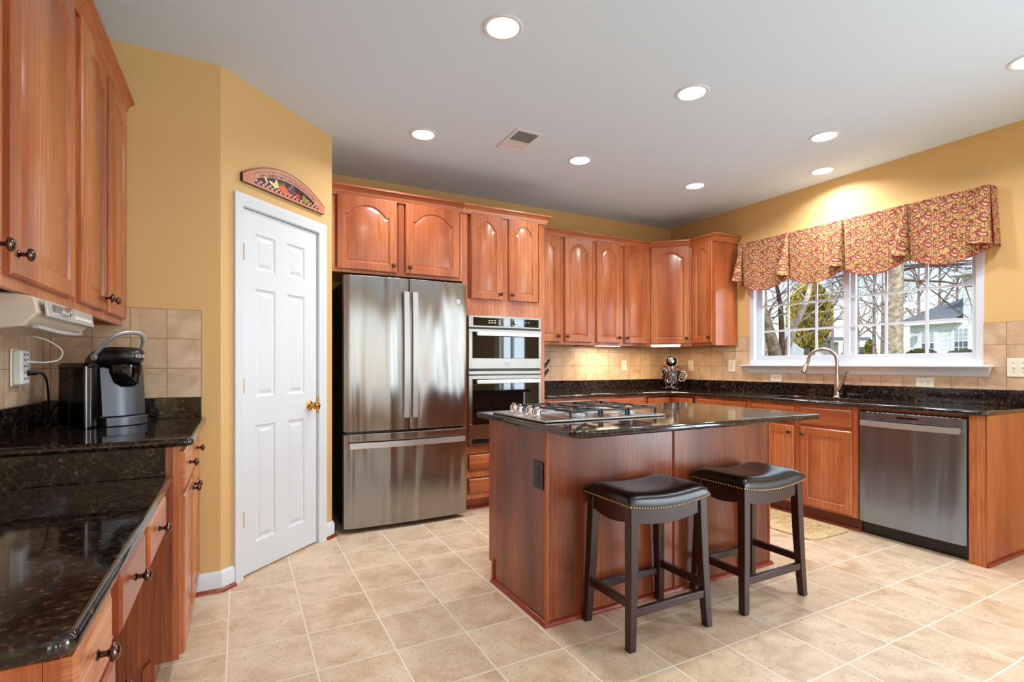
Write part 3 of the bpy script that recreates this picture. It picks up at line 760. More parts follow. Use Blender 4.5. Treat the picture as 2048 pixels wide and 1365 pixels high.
B().box(.03, OW - .03, -.014, -.001, .545, .585).build('bottom_vent', 'black', t, smooth=0)

# ------------------------------------------------------------------ dishwasher (local x -> -Y)
t = thing('dishwasher', 'stainless dishwasher with a bar handle under the window counter', 'dishwasher', (XF, 2.046, 0), -PI / 2)
DW = .618
B().box(.004, DW - .004, .025, .57, .10, .864).build('tub', 'black', t, smooth=0)
dr = bowed(.002, .606, .002, .606, .095, .856, .006, .030).build('door', 'steel_dw', t, bevel=.002)
B().box(.004, DW - .002, .060, .10, .0, .10).build('kick_plate', 'black', t)
B().box(.606, .616, .004, .03, .02, .864).build('gasket', 'black', t)
hh = B()
for i in range(14):
    a, c = i / 14, (i + 1) / 14; x0_, x1_ = .030 + .555 * a, .030 + .555 * c
    ya = -.040 - .018 * math.sin(PI * a); yc = -.040 - .018 * math.sin(PI * c)
    hh.add([(x0_, ya, .764), (x0_, ya + .016, .764), (x0_, ya + .016, .800), (x0_, ya, .800), (x1_, yc, .764), (x1_, yc + .016, .764), (x1_, yc + .016, .800), (x1_, yc, .800)],
           [(0, 1, 5, 4), (1, 2, 6, 5), (2, 3, 7, 6), (3, 0, 4, 7)] + ([(0, 3, 2, 1)] if i == 0 else []) + ([(4, 5, 6, 7)] if i == 13 else []))
for x in (.045, .570): hh.box(x - .012, x + .012, -.036, -.002, .772, .792)
hh.build('handle', 'handle', dr, smooth=20)
B().box(.24, .36, -.0085, -.004, .826, .838).build('vent', 'black_gloss', dr, bevel=.001)
ic = B()
for i in range(18): ic.box(.05 + i * .03, .066 + i * .03, .006, .012, .8565, .8575)
ic.build('control_icons', 'led_white', dr, smooth=0)

# ------------------------------------------------------------------ sink and faucet
t = thing('sink', 'undermount stainless sink set in the window counter', 'sink', (0, 0, 0))
x0, x1, y0, y1 = SINK
b = B()
def rr(d, z): return [(x0 - .004 + d, y0 - .004 + d, z), (x1 + .004 - d, y0 - .004 + d, z), (x1 + .004 - d, y1 + .004 - d, z), (x0 - .004 + d, y1 + .004 - d, z)]
b.rings([rr(-.02, .883), rr(0, .883), rr(.006, .700), rr(.03, .690)], cap0=False)
b.build('basin', 'sinksteel', t, smooth=0)
B().lathe([(.04, .6905), (.04, .693), (.02, .6935), (.001, .692)], 20, Matrix.Translation(((x0 + x1) / 2, (y0 + y1) / 2, 0))).build('drain', 'chrome', t)
t = thing('faucet', 'brushed nickel gooseneck pull-down faucet behind the sink', 'faucet', (4.345, 2.486, .914))
B().lathe([(.028, 0), (.027, .006), (.022, .012), (.021, .10), (.017, .16), (.0155, .20)], 24).build('body', 'nickel', t)
pts = [(0, 0, .19), (0, 0, .30)] + [(-.035 * (1 - math.cos(a)), .098 * (1 - math.cos(a)), .30 + .098 * math.sin(a)) for a in [PI * i / 14 for i in range(1, 14)]] + [(-.068, .196, .30), (-.074, .206, .272)]
B().tube(pts, .0135, 14).build('spout', 'nickel', t)
B().tube([(-.074, .206, .275), (-.078, .212, .262), (-.090, .228, .205)], [.0145, .019, .023], 16).build('spray_head', 'nickel', t)
B().tube([(-.090, .228, .206), (-.0915, .230, .199)], .020, 16).build('spray_face', 'black', t)
B().tube([(0, -.004, .05), (0, -.036, .115), (0, -.040, .13)], [.020, .021, .019], 14).tube([(0, -.040, .13), (-.004, -.075, .20), (-.005, -.09, .213)], [.016, .009, .007], 12).build('lever_handle', 'nickel', t)

# ------------------------------------------------------------------ window
t = thing('window_1', 'white sliding window with grids above the sink', None, (XR, 0, 0), 0, kind='structure')
b = B()
for (a0, a1, c0, c1) in ((1.568, 3.366, 1.180, 1.222), (1.568, 3.366, 2.035, 2.09), (1.568, 1.612, 1.222, 2.035), (3.322, 3.366, 1.222, 2.035)): b.box(-.006, .035, a0, a1, c0, c1)
for (a0, a1, c0, c1) in ((1.586, 3.348, 1.18, 1.205), (1.586, 3.348, 2.05, 2.089), (1.586, 1.612, 1.205, 2.05), (3.322, 3.348, 1.205, 2.05)): b.box(.035, .15, a0, a1, c0, c1)
b.build('frame', 'vinyl', t, smooth=0, bevel=.002)
for (ya, yb, xx) in ((2.420, 3.322, .075), (1.612, 2.500, .045)):
    gy0, gy1 = ya + .048, yb - .048
    if xx == .075: gy0 = 2.492
    if xx == .045: gy0, gy1 = 1.646, 2.452
    s_ = B()
    z0, z1 = 1.222, 2.035
    for (a0, a1, c0, c1) in ((ya, gy0, z0, z1), (gy1, yb, z0, z1), (gy0, gy1, z0, 1.266), (gy0, gy1, 1.985, z1)): s_.box(xx - .014, xx + .014, a0, a1, c0, c1)
    so = s_.build('sash', 'vinyl', t, smooth=0, bevel=.002)
    m_ = B()
    for k in (1, 2): yy = gy0 + (gy1 - gy0) * k / 3; m_.box(xx - .006, xx + .006, yy - .009, yy + .009, 1.266, 1.985)
    for z in (1.500, 1.742): m_.box(xx - .0055, xx + .0055, gy0, gy1, z - .009, z + .009)
    m_.build('grid', 'vinyl', so, smooth=0)
    B().box(xx - .002, xx + .002, gy0, gy1, 1.266, 1.985).build('glass', 'glass', so, smooth=0)
B().box(-.075, .04, 1.515, 3.442, 1.164, 1.180).build('sill', 'white', t, bevel=.004)
B().sweep([(0, 0), (.0, .0)], [(0, 0), (1, 0)]) if False else None
b = B(); 
b.add([(-.012, 1.545, 1.100), (-.012, 3.395, 1.100), (0, 3.395, 1.100), (0, 1.545, 1.100), (-.045, 1.525, 1.164), (-.045, 3.425, 1.164), (0, 3.425, 1.164), (0, 1.525, 1.164)],
      [(0, 3, 2, 1), (4, 5, 6, 7), (0, 1, 5, 4), (1, 2, 6, 5), (2, 3, 7, 6), (3, 0, 4, 7)])
b.build('apron', 'white', t, bevel=.002)

# ------------------------------------------------------------------ paisley valance
rng = np.random.RandomState(3)
def L3(c): return np.array(lin(c)[:3])
def paisley(S, T):
    """linear rgb of the printed cloth at cloth coordinates S, T (metres)"""
    out = np.tile(L3((208, 174, 124)), (len(S), 1))
    def cells(px, py, shift):
        i = np.floor(S / px); v = T / py + (i % 2) * shift; j = np.floor(v)
        return i, j, (S / px - i - .5) * px, (v - j - .5) * py
    # small filler twigs and flowers
    for (px, sd, rad, c, dens) in ((.0135, 1, .0042, (134, 74, 50), .75), (.0165, 5, .0048, (104, 100, 62), .55), (.0125, 9, .0030, (170, 98, 58), .7), (.018, 13, .0044, (160, 62, 50), .5)):
        i, j, x, y = cells(px, px * 1.1, .5)
        h = np.sin(i * 127.1 + j * 311.7 + sd * 74.7) * 43758.5453; h -= np.floor(h)
        h2 = np.sin(i * 269.5 + j * 183.3 + sd * 31.1) * 43758.5453; h2 -= np.floor(h2)
        a = h * 6.28; xx = (x - (h2 - .5) * px * .5) * np.cos(a) + y * np.sin(a); yy = -(x - (h2 - .5) * px * .5) * np.sin(a) + y * np.cos(a)
        m = ((xx / 1.7) ** 2 + (yy * 1.3) ** 2 < rad ** 2) & (h2 < dens)
        out[m] = L3(c)
    # larger leafy sprigs between the paisleys
    for (ox, oy, c) in ((.5, 0, (158, 64, 54)), (.5, .5, (88, 92, 74))):
        i = np.floor(S / .078 + ox); v = T / .100 + (i % 2) * .32 + oy; j = np.floor(v)
        x = (S / .078 + ox - i - .5) * .078; y = (v - j - .5) * .100
        an = np.arctan2(y, x); r = np.hypot(x, y * 1.3)
        m = r < .009 * (1 + .45 * np.sin(5 * an + i * 2))
        out[m] = L3(c)
    # paisley drops
    i, j, x, y = cells(.078, .100, .32)
    sgn = np.where(i % 2 == 0, 1., -1.); x = x * sgn
    d = np.full(len(S), 9.); tt = np.zeros(len(S))
    spine = [(.005, -.014, .0125), (-.003, -.013, .0122), (-.010, -.008, .0108), (-.0145, -.001, .0090), (-.0155, .006, .0075), (-.014, .013, .0060), (-.010, .0185, .0048), (-.004, .0215, .0038), (.002, .0205, .0030), (.006, .017, .0022)]
    for k, (cxp, cyp, r) in enumerate(spine):
        q = k / 9; cxp *= 1.28; cyp *= 1.28; r *= 1.2
        dd = np.hypot(x - cxp, y - cyp) - r
        m = dd < d; d = np.where(m, dd, d); tt = np.where(m, q, tt)
    out[d < .0038] = L3((214, 172, 118))
    out[d < .0020] = L3((122, 40, 46))
    out[d < -.0022] = L3((176, 104, 88))
    out[d < -.0046] = L3((112, 44, 50))
    out[d < -.0078] = L3((214, 172, 142))
    return out
def cloth_grid(name, P, S, T, parent, red_hem=None):
    nu, nv = P.shape[:2]; idx = np.arange(nu * nv).reshape(nu, nv)
    f = np.stack([idx[:-1, :-1], idx[:-1, 1:], idx[1:, 1:], idx[1:, :-1]], -1).reshape(-1, 4)
    me = bpy.data.meshes.new(name); me.from_pydata(P.reshape(-1, 3).tolist(), [], f.tolist())
    c = np.ones((nu * nv, 4), 'f'); c[:, :3] = paisley(S.ravel(), T.ravel())
    hem = (T.ravel() < .006); 
    if red_hem is not None: c[red_hem.ravel(), :3] = L3((150, 34, 44))
    ca = me.color_attributes.new('Col', 'FLOAT_COLOR', 'POINT'); ca.data.foreach_set('color', c.ravel())
    me.polygons.foreach_set('use_smooth', [True] * len(me.polygons)); me.materials.append(M['fabric']); me.materials.append(M['lining'])
    o = bpy.data.objects.new(name, me); COL.objects.link(o); o.parent = parent
    md = o.modifiers.new('solid', 'SOLIDIFY'); md.thickness = .003; md.offset = -1; md.material_offset = 1; md.material_offset_rim = 1
    return o
val = thing('valance', 'gold and red paisley fabric valance with horn pleats over the window', 'valance', (0, 0, 0))
XV = 4.335; ZT = 2.362
JY = [3.385, 2.905, 2.432, 1.975, 1.505]
step = .0033
for k in range(4):
    ya, yb = JY[k], JY[k + 1]; n = int((ya - yb) / step); m_ = int(.47 / step)
    u = np.linspace(0, 1, n)[:, None]; v = np.linspace(0, 1, m_)[None, :]
    Y = ya + (yb - ya) * u + 0 * v
    e0 = 1.955; zb = e0 - .078 * np.sin(PI * np.clip(u, 0, 1)) ** .9
    Z = ZT + (zb - ZT) * v
    X = XV - .012 * np.sin(PI * u) * v - .004 * np.sin(2 * PI * u * 1.5 + k) * v + .03 * (np.exp(-u * 30) + np.exp(-(1 - u) * 30)) * v
    P = np.stack([X, Y, Z], -1); red = (Z - zb) < .0045
    cloth_grid('swag', P, (3.6 - Y), (Z - 1.5), val, red)
# horn pleats (open cones)
def horn(yc_top, yc_bot, wt, wb, zbot, name='horn_pleat', prot=.062, ends=None):
    n = int(wb * 2.4 / step); m_ = int(.40 / step)
    a = np.linspace(-.08, PI + .08, n)[:, None]; v = np.linspace(0, 1, m_)[None, :]
    hw = wt + (wb - wt) * v ** 1.15; yc = yc_top + (yc_bot - yc_top) * v
    Y = yc + hw * np.cos(a); X = XV - .004 - (.006 + prot * v ** 1.1) * np.sin(a)
    zb = zbot - .028 * (1 - np.cos(a)) * .5 - .012 * np.sin(a)
    Z = ZT + .001 + (zb - ZT) * v + 0 * a
    S = 3.6 - (yc_bot + .9 * (wb + wt) * .5 * (PI / 2 - a)) + 0 * v
    P = np.stack([X, Y, Z], -1)
    return cloth_grid(name, P, S, Z - 1.5, val, ((Z - zb) < .0045))
for k in (1, 2, 3): horn(JY[k] + .012, JY[k] + .052, .012, .052, 2.008)
horn(JY[0] + .004, JY[0] + .045, .012, .042, 2.02)
horn(JY[4] + .03, JY[4] + .052, .028, .062, 2.000)
# returns to the wall and mounting board
for yy, nm_ in ((JY[0] + .018, 'return'), (JY[4] - .002, 'return')):
    n = int(.095 / step); m_ = int(.40 / step); u = np.linspace(0, 1, n)[:, None]; v = np.linspace(0, 1, m_)[None, :]
    X = XV + .095 * u * .985 + 0 * v; sg = 1 if yy > 2.5 else -1
    Y = yy + sg * .022 * v + 0 * u; Z = ZT + (1.965 - ZT) * v + 0 * u
    cloth_grid(nm_, np.stack([X, Y, Z], -1), X * 1.0, Z - 1.5, val, (Z - 1.965) < .0045)
B().box(XV + .004, XR - .001, JY[4] + .002, JY[0] + .014, ZT - .022, ZT - .002).build('mounting_board', 'fabric_top' if False else 'ivory', val, smooth=0)

# ------------------------------------------------------------------ ceiling fittings
proto = None
labs = ['large recessed ceiling light nearest the top of the picture', 'recessed ceiling light between the front two, top centre right', 'recessed ceiling light in front of the refrigerator, left of the vent',
        'recessed ceiling light right of the vent toward the back', 'recessed ceiling light in front of the dishwasher', 'recessed ceiling light close to the wall above the valance', 'recessed ceiling light nearest the far corner', 'recessed ceiling light cut off by the right edge of the picture']
labs[1] = 'recessed ceiling light over the front right of the island'
labs[0] = 'recessed ceiling light largest in view, at the top centre'
for k, (x, y) in enumerate(LAMPS):
    if proto is None:
        proto = thing('recessed_light', labs[0], 'ceiling light', (x, y, CEIL), 0, 'recessed ceiling lights')
        B().rings([[(r * math.cos(2 * PI * i / 40), r * math.sin(2 * PI * i / 40), z) for i in range(40)] for r, z in ((.094, -.0002), (.094, -.003), (.088, -.006), (.076, -.005), (.072, -.001))], cap0=False, cap1=False).build('trim_ring', 'white', proto)
        B().lathe([(.073, -.0012), (.073, -.0022), (.001, -.0022)], 40).build('lens', 'lamp', proto)
        o = proto
    else:
        o = copy_tree(proto); o.location = (x, y, CEIL); o['label'] = labs[k]
    light('recessed_bulb', 'AREA', (x, y, CEIL - .012), (0, 0, 0), LAMP_W, (.97, .98, 1), shape='DISK', size=.14, spread=R(150))
t = thing('air_vent', 'white rectangular ceiling vent with dark louvres', 'vent', (1.730, 3.155, CEIL))
b = B()
for (a0, a1, c0, c1) in ((-.100, -.078, -.162, .162), (.078, .100, -.162, .162), (-.078, .078, -.162, -.140), (-.078, .078, .140, .162)): b.box(a0, a1, c0, c1, -.006, -.0002)
b.build('frame', 'white', t, bevel=.002)
B().box(-.078, .078, -.140, .140, -.0015, -.0004).build('duct', 'slot', t, smooth=0)
b = B()
for k in range(9): b.add([(-.078, -.135 + k * .0155, -.0015), (.078, -.135 + k * .0155, -.0015), (.078, -.128 + k * .0155, -.0055), (-.078, -.128 + k * .0155, -.0055)], [(0, 1, 2, 3)])
b.build('louvres', 'vent_grey', t, smooth=0)
B().box(-.078, .078, .004, .140, -.0045, -.0016).build('damper_panel', 'white', t, smooth=0)
# under cabinet lights
for (x, y, rz, lab) in ((3.33, 4.19, 0, 'slim under-cabinet light glowing above the back counter'), (3.935, 3.995, -PI / 4, 'slim under-cabinet light below the corner cabinet')):
    t = thing('under_cabinet_light', lab, 'light', (x, y, 1.392), rz)
    B().box(-.15, .15, -.035, .035, -.022, 0).build('housing', 'white_pl', t, bevel=.003)
    B().box(-.14, .14, -.028, .028, -.026, -.022).build('lens', 'warm_lamp', t)
    light('under_cabinet_bulb', 'AREA', (x, y, 1.360), (0, 0, rz), 4.0 if rz else 4.6, (1, .72, .42) if rz else (1, .80, .56), shape='RECTANGLE', size=.26, size_y=.05)

# ------------------------------------------------------------------ wall sign on the diagonal wall
sg = thing('wall_sign', 'arched wooden sign painted with vegetables above the pantry door', 'sign', (-.01, 3.164, 0), DA)
SX0, SX1, SZ0 = .020, .692, 2.186
def sign_top(q): return .050 + .105 * np.sqrt(np.clip(1 - (2 * q - 1) ** 2, 0, 1)) ** 1.0 if False else .048 + .112 * (1 - np.abs(2 * q - 1) ** 2.0)
nu, nv = 300, 76
q = np.linspace(0, 1, nu)[:, None]; v = np.linspace(0, 1, nv)[None, :]
H = sign_top(q); Xs = (SX1 - SX0) * q + 0 * v; Zs = H * v
xs, zs = Xs.ravel(), Zs.ravel(); Hs = (H + 0 * v).ravel()
c = np.tile(L3((204, 136, 108)), (len(xs), 1)); W_ = SX1 - SX0
edge = Hs - zs
c[(edge < .006)] = L3((120, 70, 52))
inn = (xs > .085) & (xs < W_ - .065) & (zs > .016) & (edge > .028)
brd = (xs > .082) & (xs < W_ - .062) & (zs > .014) & (edge > .025) & ~inn
c[brd] = L3((86, 44, 34))
c[inn] = L3((212, 150, 124))
dark = inn & (edge > .058)
c[dark] = L3((56, 30, 38))
chk = dark & (zs < .016 + .024) & ((np.floor(xs / .017) + np.floor((zs - .016) / .012)) % 2 == 0)
c[chk] = L3((226, 170, 150))
def blob(cx, cz, rx, rz, col, ang=0):
    a = R(ang); dx, dz = xs - cx, zs - cz; p = dx * math.cos(a) + dz * math.sin(a); q_ = -dx * math.sin(a) + dz * math.cos(a)
    c[((p / rx) ** 2 + (q_ / rz) ** 2 < 1) & inn] = L3(col)
blob(.215, .052, .030, .009, (238, 222, 170), -20); blob(.165, .060, .022, .007, (236, 220, 176), -60)
blob(.245, .056, .020, .018, (236, 218, 140)); blob(.245, .076, .008, .012, (230, 214, 150), 30)
blob(.275, .074, .010, .014, (70, 82, 48)); blob(.30, .080, .010, .010, (84, 96, 56))
for k in range(4): blob(.285 + k * .014, .040 + k * .004, .040, .006, (226, 112, 66), -38)
blob(.368, .060, .036, .022, (108, 62, 84)); blob(.352, .068, .012, .006, (150, 110, 130), 30); blob(.372, .088, .014, .008, (104, 128, 62))
blob(.425, .042, .022, .018, (200, 40, 44)); blob(.418, .048, .008, .005, (236, 110, 100))
blob(.485, .052, .022, .010, (96, 134, 50), -40); blob(.475, .036, .026, .010, (116, 150, 60), -60); blob(.505, .042, .020, .009, (190, 140, 60)); blob(.52, .034, .014, .008, (96, 128, 60))
P3 = np.stack([SX0 + Xs, np.full_like(Xs, -.0205), SZ0 + Zs], -1)
idx = np.arange(nu * nv).reshape(nu, nv); f = np.stack([idx[:-1, :-1], idx[1:, :-1], idx[1:, 1:], idx[:-1, 1:]], -1).reshape(-1, 4)
me = bpy.data.meshes.new('painted_face'); me.from_pydata(P3.reshape(-1, 3).tolist(), [], f.tolist())
c4 = np.ones((len(xs), 4), 'f'); c4[:, :3] = c; ca = me.color_attributes.new('Col', 'FLOAT_COLOR', 'POINT'); ca.data.foreach_set('color', c4.ravel()); me.materials.append(M['painted'])
face = bpy.data.objects.new('painted_face', me); COL.objects.link(face); face.parent = sg
poly = [(SX0, SZ0)] + [(SX1, SZ0)] + [(SX0 + W_ * (1 - i / 30), SZ0 + float(sign_top(1 - i / 30))) for i in range(31)]
B().prism(poly, -.020, -.001, 'y').build('board', 'slot', sg, bevel=.002)
txt = 'Love, Laughter and Friends Always Welcome Here'; lb = B()
for i, ch in enumerate(txt):
    if ch == ' ': continue
    qq = (.120 + (i / (len(txt) - 1)) * .455) / W_; hh_ = float(sign_top(qq)); sl = (float(sign_top(qq + .01)) - float(sign_top(qq - .01))) / (.02 * W_); a = math.atan(sl)
    bx, bz = SX0 + qq * W_, SZ0 + hh_ - .043
    l = letters(ch, .027, lambda p, r_: (bx + p * math.cos(a) - r_ * math.sin(a), -.0212, bz + p * math.sin(a) + r_ * math.cos(a)))
    lb.add(l.v, l.f)
lb.build('lettering', 'slot', sg, smooth=0)

# ------------------------------------------------------------------ bar stools
def stool(loc, label):
    t = thing('bar_stool', label, 'stool', loc, 0, 'saddle stools at the island')
    hx, hy = .232, .160
    # legs: square, slightly curved outward at the foot
    for sx in (-1, 1):
        for sy in (-1, 1):
            loops = []
            for z, ox, oy, s_ in ((0, .228, .152, .017), (.10, .222, .147, .018), (.30, .212, .140, .020), (.50, .206, .134, .021), (.600, .204, .132, .021)):
                cx_, cy_ = sx * (ox - .004), sy * (oy - .002)
                loops.append([(cx_ - s_, cy_ - s_, z), (cx_ + s_, cy_ - s_, z), (cx_ + s_, cy_ + s_, z), (cx_ - s_, cy_ + s_, z)])
            B().rings(loops).build('leg', 'espresso', t, bevel=.003, smooth=25)
    # aprons with arched lower edge
    for s_ in (-1, 1):
        n = 10
        top = [(x, .600 - .022 * (1 - (x / .19) ** 2)) for x in [-.19 + .38 * i / n for i in range(n + 1)]]
        bot = [(x, .520 + .0 - .022 * (1 - (x / .19) ** 2)) for x in [.19 - .38 * i / n for i in range(n + 1)]]
        y = s_ * .132
        B().prism(top + bot, y - .011, y + .011, 'y').build('apron', 'espresso', t, bevel=.002)
        top = [(-.12, .60), (.12, .60)]; bot = [(x, .505 + .020 * (x / .12) ** 2) for x in [.12 - .24 * i / n for i in range(n + 1)]]
        x = s_ * .200
        B().prism(top + bot, x - .011, x + .011, 'x').build('apron', 'espresso', t, bevel=.002)
    for s_ in (-1, 1):
        B().box(-.215, .215, s_ * .146 - .011, s_ * .146 + .011, .135, .170).build('stretcher', 'espresso', t, bevel=.003)
        B().box(s_ * .218 - .011, s_ * .218 + .011, -.140, .140, .170, .205).build('stretcher', 'espresso', t, bevel=.003)
    # saddle cushion
    nx, ny = 26, 18; top = []; vs = []; fs = []
    def sad(u_, w_):
        x, y = u_ * hx, w_ * hy
        base = .600 - .024 * (1 - u_ * u_)
        e = max(abs(u_), abs(w_)); 
        puff = .052 * (1 - abs(u_) ** 7) ** .4 * (1 - abs(w_) ** 7) ** .4 if e < 1 else 0
        return x, y, base, base + .006 + puff
    for i in range(nx + 1):
        for j in range(ny + 1):
            uu = math.sin(PI / 2 * (2 * i / nx - 1)); ww = math.sin(PI / 2 * (2 * j / ny - 1))
            x, y, b0, b1 = sad(uu, ww); vs.append((x, y, b1))
    m0 = len(vs)
    for i in range(nx + 1):
        for j in range(ny + 1):
            uu = math.sin(PI / 2 * (2 * i / nx - 1)); ww = math.sin(PI / 2 * (2 * j / ny - 1))
            x, y, b0, b1 = sad(uu, ww); vs.append((x * .995, y * .995, b0 - .010))
    g = lambda i, j, o=0: o + i * (ny + 1) + j
    for i in range(nx):
        for j in range(ny):
            fs.append((g(i, j), g(i + 1, j), g(i + 1, j + 1), g(i, j + 1))); fs.append((g(i, j, m0), g(i, j + 1, m0), g(i + 1, j + 1, m0), g(i + 1, j, m0)))
    for i in range(nx):
        for j in (0, ny): fs.append((g(i, j), g(i + 1, j), g(i + 1, j, m0), g(i, j, m0)))
    for j in range(ny):
        for i in (0, nx): fs.append((g(i, j), g(i, j + 1), g(i, j + 1, m0), g(i, j, m0)))
    cu = B().add(vs, fs).build('seat_cushion', 'leather', t, smooth=70)
    nb = B()
    def nail(x, y, z, ax):
        T = Matrix.Translation((x, y, z)) @ Matrix.Rotation(*ax)
        nb.lathe([(.0048, -.001), (.0044, .001), (.0026, .0026), (.0004, .003)], 7, T)
    k = 31
    for i in range(k + 1):
        uu = -1 + 2 * i / k; z = .600 - .024 * (1 - uu * uu) - .004
        nail(uu * hx * .985, -hy, z, (R(90), 4, 'X')); nail(uu * hx * .985, hy, z, (R(-90), 4, 'X'))
    k = 21
    for i in range(k + 1):
        ww = -1 + 2 * i / k
        nail(-hx, ww * hy * .985, .596, (R(-90), 4, 'Y')); nail(hx, ww * hy * .985, .596, (R(90), 4, 'Y'))
    tag(nb.build('nailhead_trim', 'nail', cu, smooth=60), None, kind='stuff')
    return t
stool((1.650, 1.795, 0), 'dark wood bar stool nearer the left end of the island, nailhead trimmed leather seat')
stool((2.335, 1.786, 0), 'dark wood bar stool nearer the sink, in front of the island right half')

# ------------------------------------------------------------------ coffee maker
t = thing('coffee_maker', 'black and silver single-cup coffee maker on the small counter', 'coffee maker', (-.500, 2.880, .9145), R(43))
# local: front towards -y, x to the right
def rbox(x0, x1, y0, y1, r, z0, z1, taper=0): 
    lo = rounded(x0, x1, y0, y1, (r,) * 4, 5); hi = [(p[0] * (1 - taper), p[1] * (1 - taper)) for p in lo]
    return B().rings([[(p[0], p[1], z0) for p in lo], [(p[0], p[1], z1) for p in hi]])
rbox(-.088, .110, -.045, .140, .025, .0, .262, .03).build('body', 'black', t, bevel=.006)
b = B(); n = 16   # curved front plate, leaning
loops = []
for z, yy in ((.045, -.078), (.15, -.072), (.252, -.062)):
    loops.append([(-.082 + .185 * i / n, yy - .030 * (1 - (2 * i / n - 1) ** 2) + .018, z) for i in range(n + 1)] + [(.103, .0, z), (-.082, .0, z)])
b.rings(loops).build('front_plate', 'gunmetal', t, smooth=40)
loops = [[(-.080 + .180 * i / n, -.100 - .028 * (1 - (2 * i / n - 1) ** 2) + .02, z) for i in range(n + 1)] + [(.100, .0, z), (-.080, .0, z)] for z in (0, .040)]
B().rings(loops).build('drip_base', 'gunmetal', t, bevel=.003, smooth=40)
# water tank on the left side
rbox(-.146, -.084, -.058, .135, .022, .006, .255, .02).build('water_tank', 'smoked', t, smooth=40)
rbox(-.148, -.084, -.060, .137, .022, .255, .276, .05).build('tank_lid', 'black_gloss', t, bevel=.005)
B().box(-.150, -.144, -.066, -.058, .0, .262).build('tank_rail', 'silver', t, bevel=.002)
# brew head
hd = B(); loops = []
for z, sx_, y0, y1 in ((.225, .070, -.085, .05), (.255, .082, -.110, .09), (.262, .088, -.100, .145), (.290, .090, -.130, .142), (.318, .088, -.133, .105), (.336, .080, -.120, .06), (.346, .055, -.095, .01)):
    yc = (y0 + y1) / 2; ry = (y1 - y0) / 2; loops.append([(.012 + sx_ * math.cos(a), yc + ry * math.sin(a), z) for a in [2 * PI * i / 28 for i in range(28)]])
hd.rings(loops[2:]).build('brew_head', 'black', t, smooth=50)
B().lathe([(.040, .170), (.058, .190), (.068, .235), (.070, .268)], 26, Matrix.Translation((.012, -.052, 0))).build('cup_holder', 'black_gloss', t, smooth=50)
B().lathe([(.050, .262), (.052, .290)], 20, Matrix.Translation((.012, -.045, 0))).build('funnel_collar', 'chrome', t, smooth=50)
hp = []
for a in [PI * i / 16 for i in range(17)]: hp.append((.012 + .092 * math.copysign(abs(math.cos(a)) ** .7, math.cos(a)), -.005 - .105 * math.sin(a) ** 1.1, .300 + .112 * math.sin(a)))
B().tube(hp, .011, 10, flat=.6).build('handle', 'silver', t, smooth=50)
for sx_ in (-1, 1): B().lathe([(.015, -.006), (.015, .006)], 18, Matrix.Translation((.012 + sx_ * .092, -.005, .302)) @ Matrix.Rotation(R(90), 4, 'Y')).build('pivot', 'silver', t)
letters('KEURIG', .021, lambda a, c_: (.012 + .0885 * math.sin(a / .088 + .35), -.006 - .128 * math.cos(a / .088 + .35), .306 + c_)).build('lettering', 'white_pl', t, smooth=0)
# ------------------------------------------------------------------ under-cabinet radio
t = thing('under_cabinet_radio', 'silver radio mounted under the left wall cabinet', 'radio', (-.500, 1.66, 1.390), PI / 2)
# local x -> +Y, local y -> -X (into wall); front plane y~0
B().prism([(.012, -.018), (-.022, -.026), (-.030, -.066), (.0, -.104), (.05, -.112), (.255, -.106), (.255, -.018)], .13, .66, 'x').build('housing', 'beige_pl', t, bevel=.004)
fp = B().prism([(-.036, -.030), (-.041, -.032), (-.047, -.075), (-.041, -.078)], .15, .645, 'x').build('front_panel', 'silver', t, bevel=.001)
B().box(.20, .275, -.0475, -.040, -.058, -.040).build('display', 'lcd', t)
B().lathe([(.014, 0), (.014, .016), (.010, .018), (.001, .018)], 20, Matrix.Translation((.315, -.042, -.050)) @ Matrix.Rotation(R(97), 4, 'X')).build('dial', 'chrome', t)
B().tube([(.15, -.02, -.104), (.30, -.034, -.112), (.50, -.028, -.108), (.64, -.01, -.098)], .006, 8).build('grab_bar', 'silver', t)
for q_ in (.42, .47, .52, .57): B().box(q_, q_ + .03, -.048, -.043, -.064, -.054).build('button', 'white_pl', t, bevel=.001)
B().box(.13, .66, .02, .25, -.018, .0015).build('mount_plate', 'black', t)
# ------------------------------------------------------------------ wall outlet adapter, cords
t = thing('charging_outlet', 'tall ivory multi-socket charging adapter on the left wall', 'outlet', (XL + .0085, 2.74, 1.172), PI / 2)
B().box(-.052, .052, -.008, 0, -.075, .075).build('cover_plate', 'ivory', t, bevel=.004)
B().box(-.045, .045, -.036, -.008, -.068, .068).build('body', 'white_pl', t, bevel=.006)
b = B()
for z in (-.045, -.020, .005, .030, .052):
    b.box(-.02, -.016, -.0368, -.0358, z - .005, z + .005).box(-.006, -.002, -.0368, -.0358, z - .005, z + .005).box(.012, .024, -.0368, -.0358, z - .003, z + .003)
b.build('slot', 'slot', t, smooth=0)
b = B().tube(smooth_path([(-.735, 2.745, 1.195), (-.700, 2.760, 1.193), (-.665, 2.790, 1.205), (-.655, 2.78, 1.245), (-.690, 2.71, 1.285), (-.728, 2.60, 1.300)]), .0028, 8).tube([(-.755, 2.745, 1.195), (-.725, 2.747, 1.194)], [.006, .004], 8)
tag(b.build('usb_cord', 'white_pl'), 'thin white cord running from the radio into the charging adapter', 'cord')
pts = [(-.745, 2.765, 1.150), (-.722, 2.79, 1.148), (-.724, 2.86, 1.12), (-.732, 2.92, 1.05), (-.740, 2.95, .98), (-.744, 2.965, .935), (-.735, 3.0, .9195), (-.66, 3.045, .9195)]
b = B().tube(smooth_path(pts), .0042, 8).tube([(-.755, 2.752, 1.150), (-.730, 2.775, 1.149)], [.012, .008], 8)
tag(b.build('power_cord', 'black'), 'black power cord plugged into the charging adapter, hanging to the counter', 'cord')
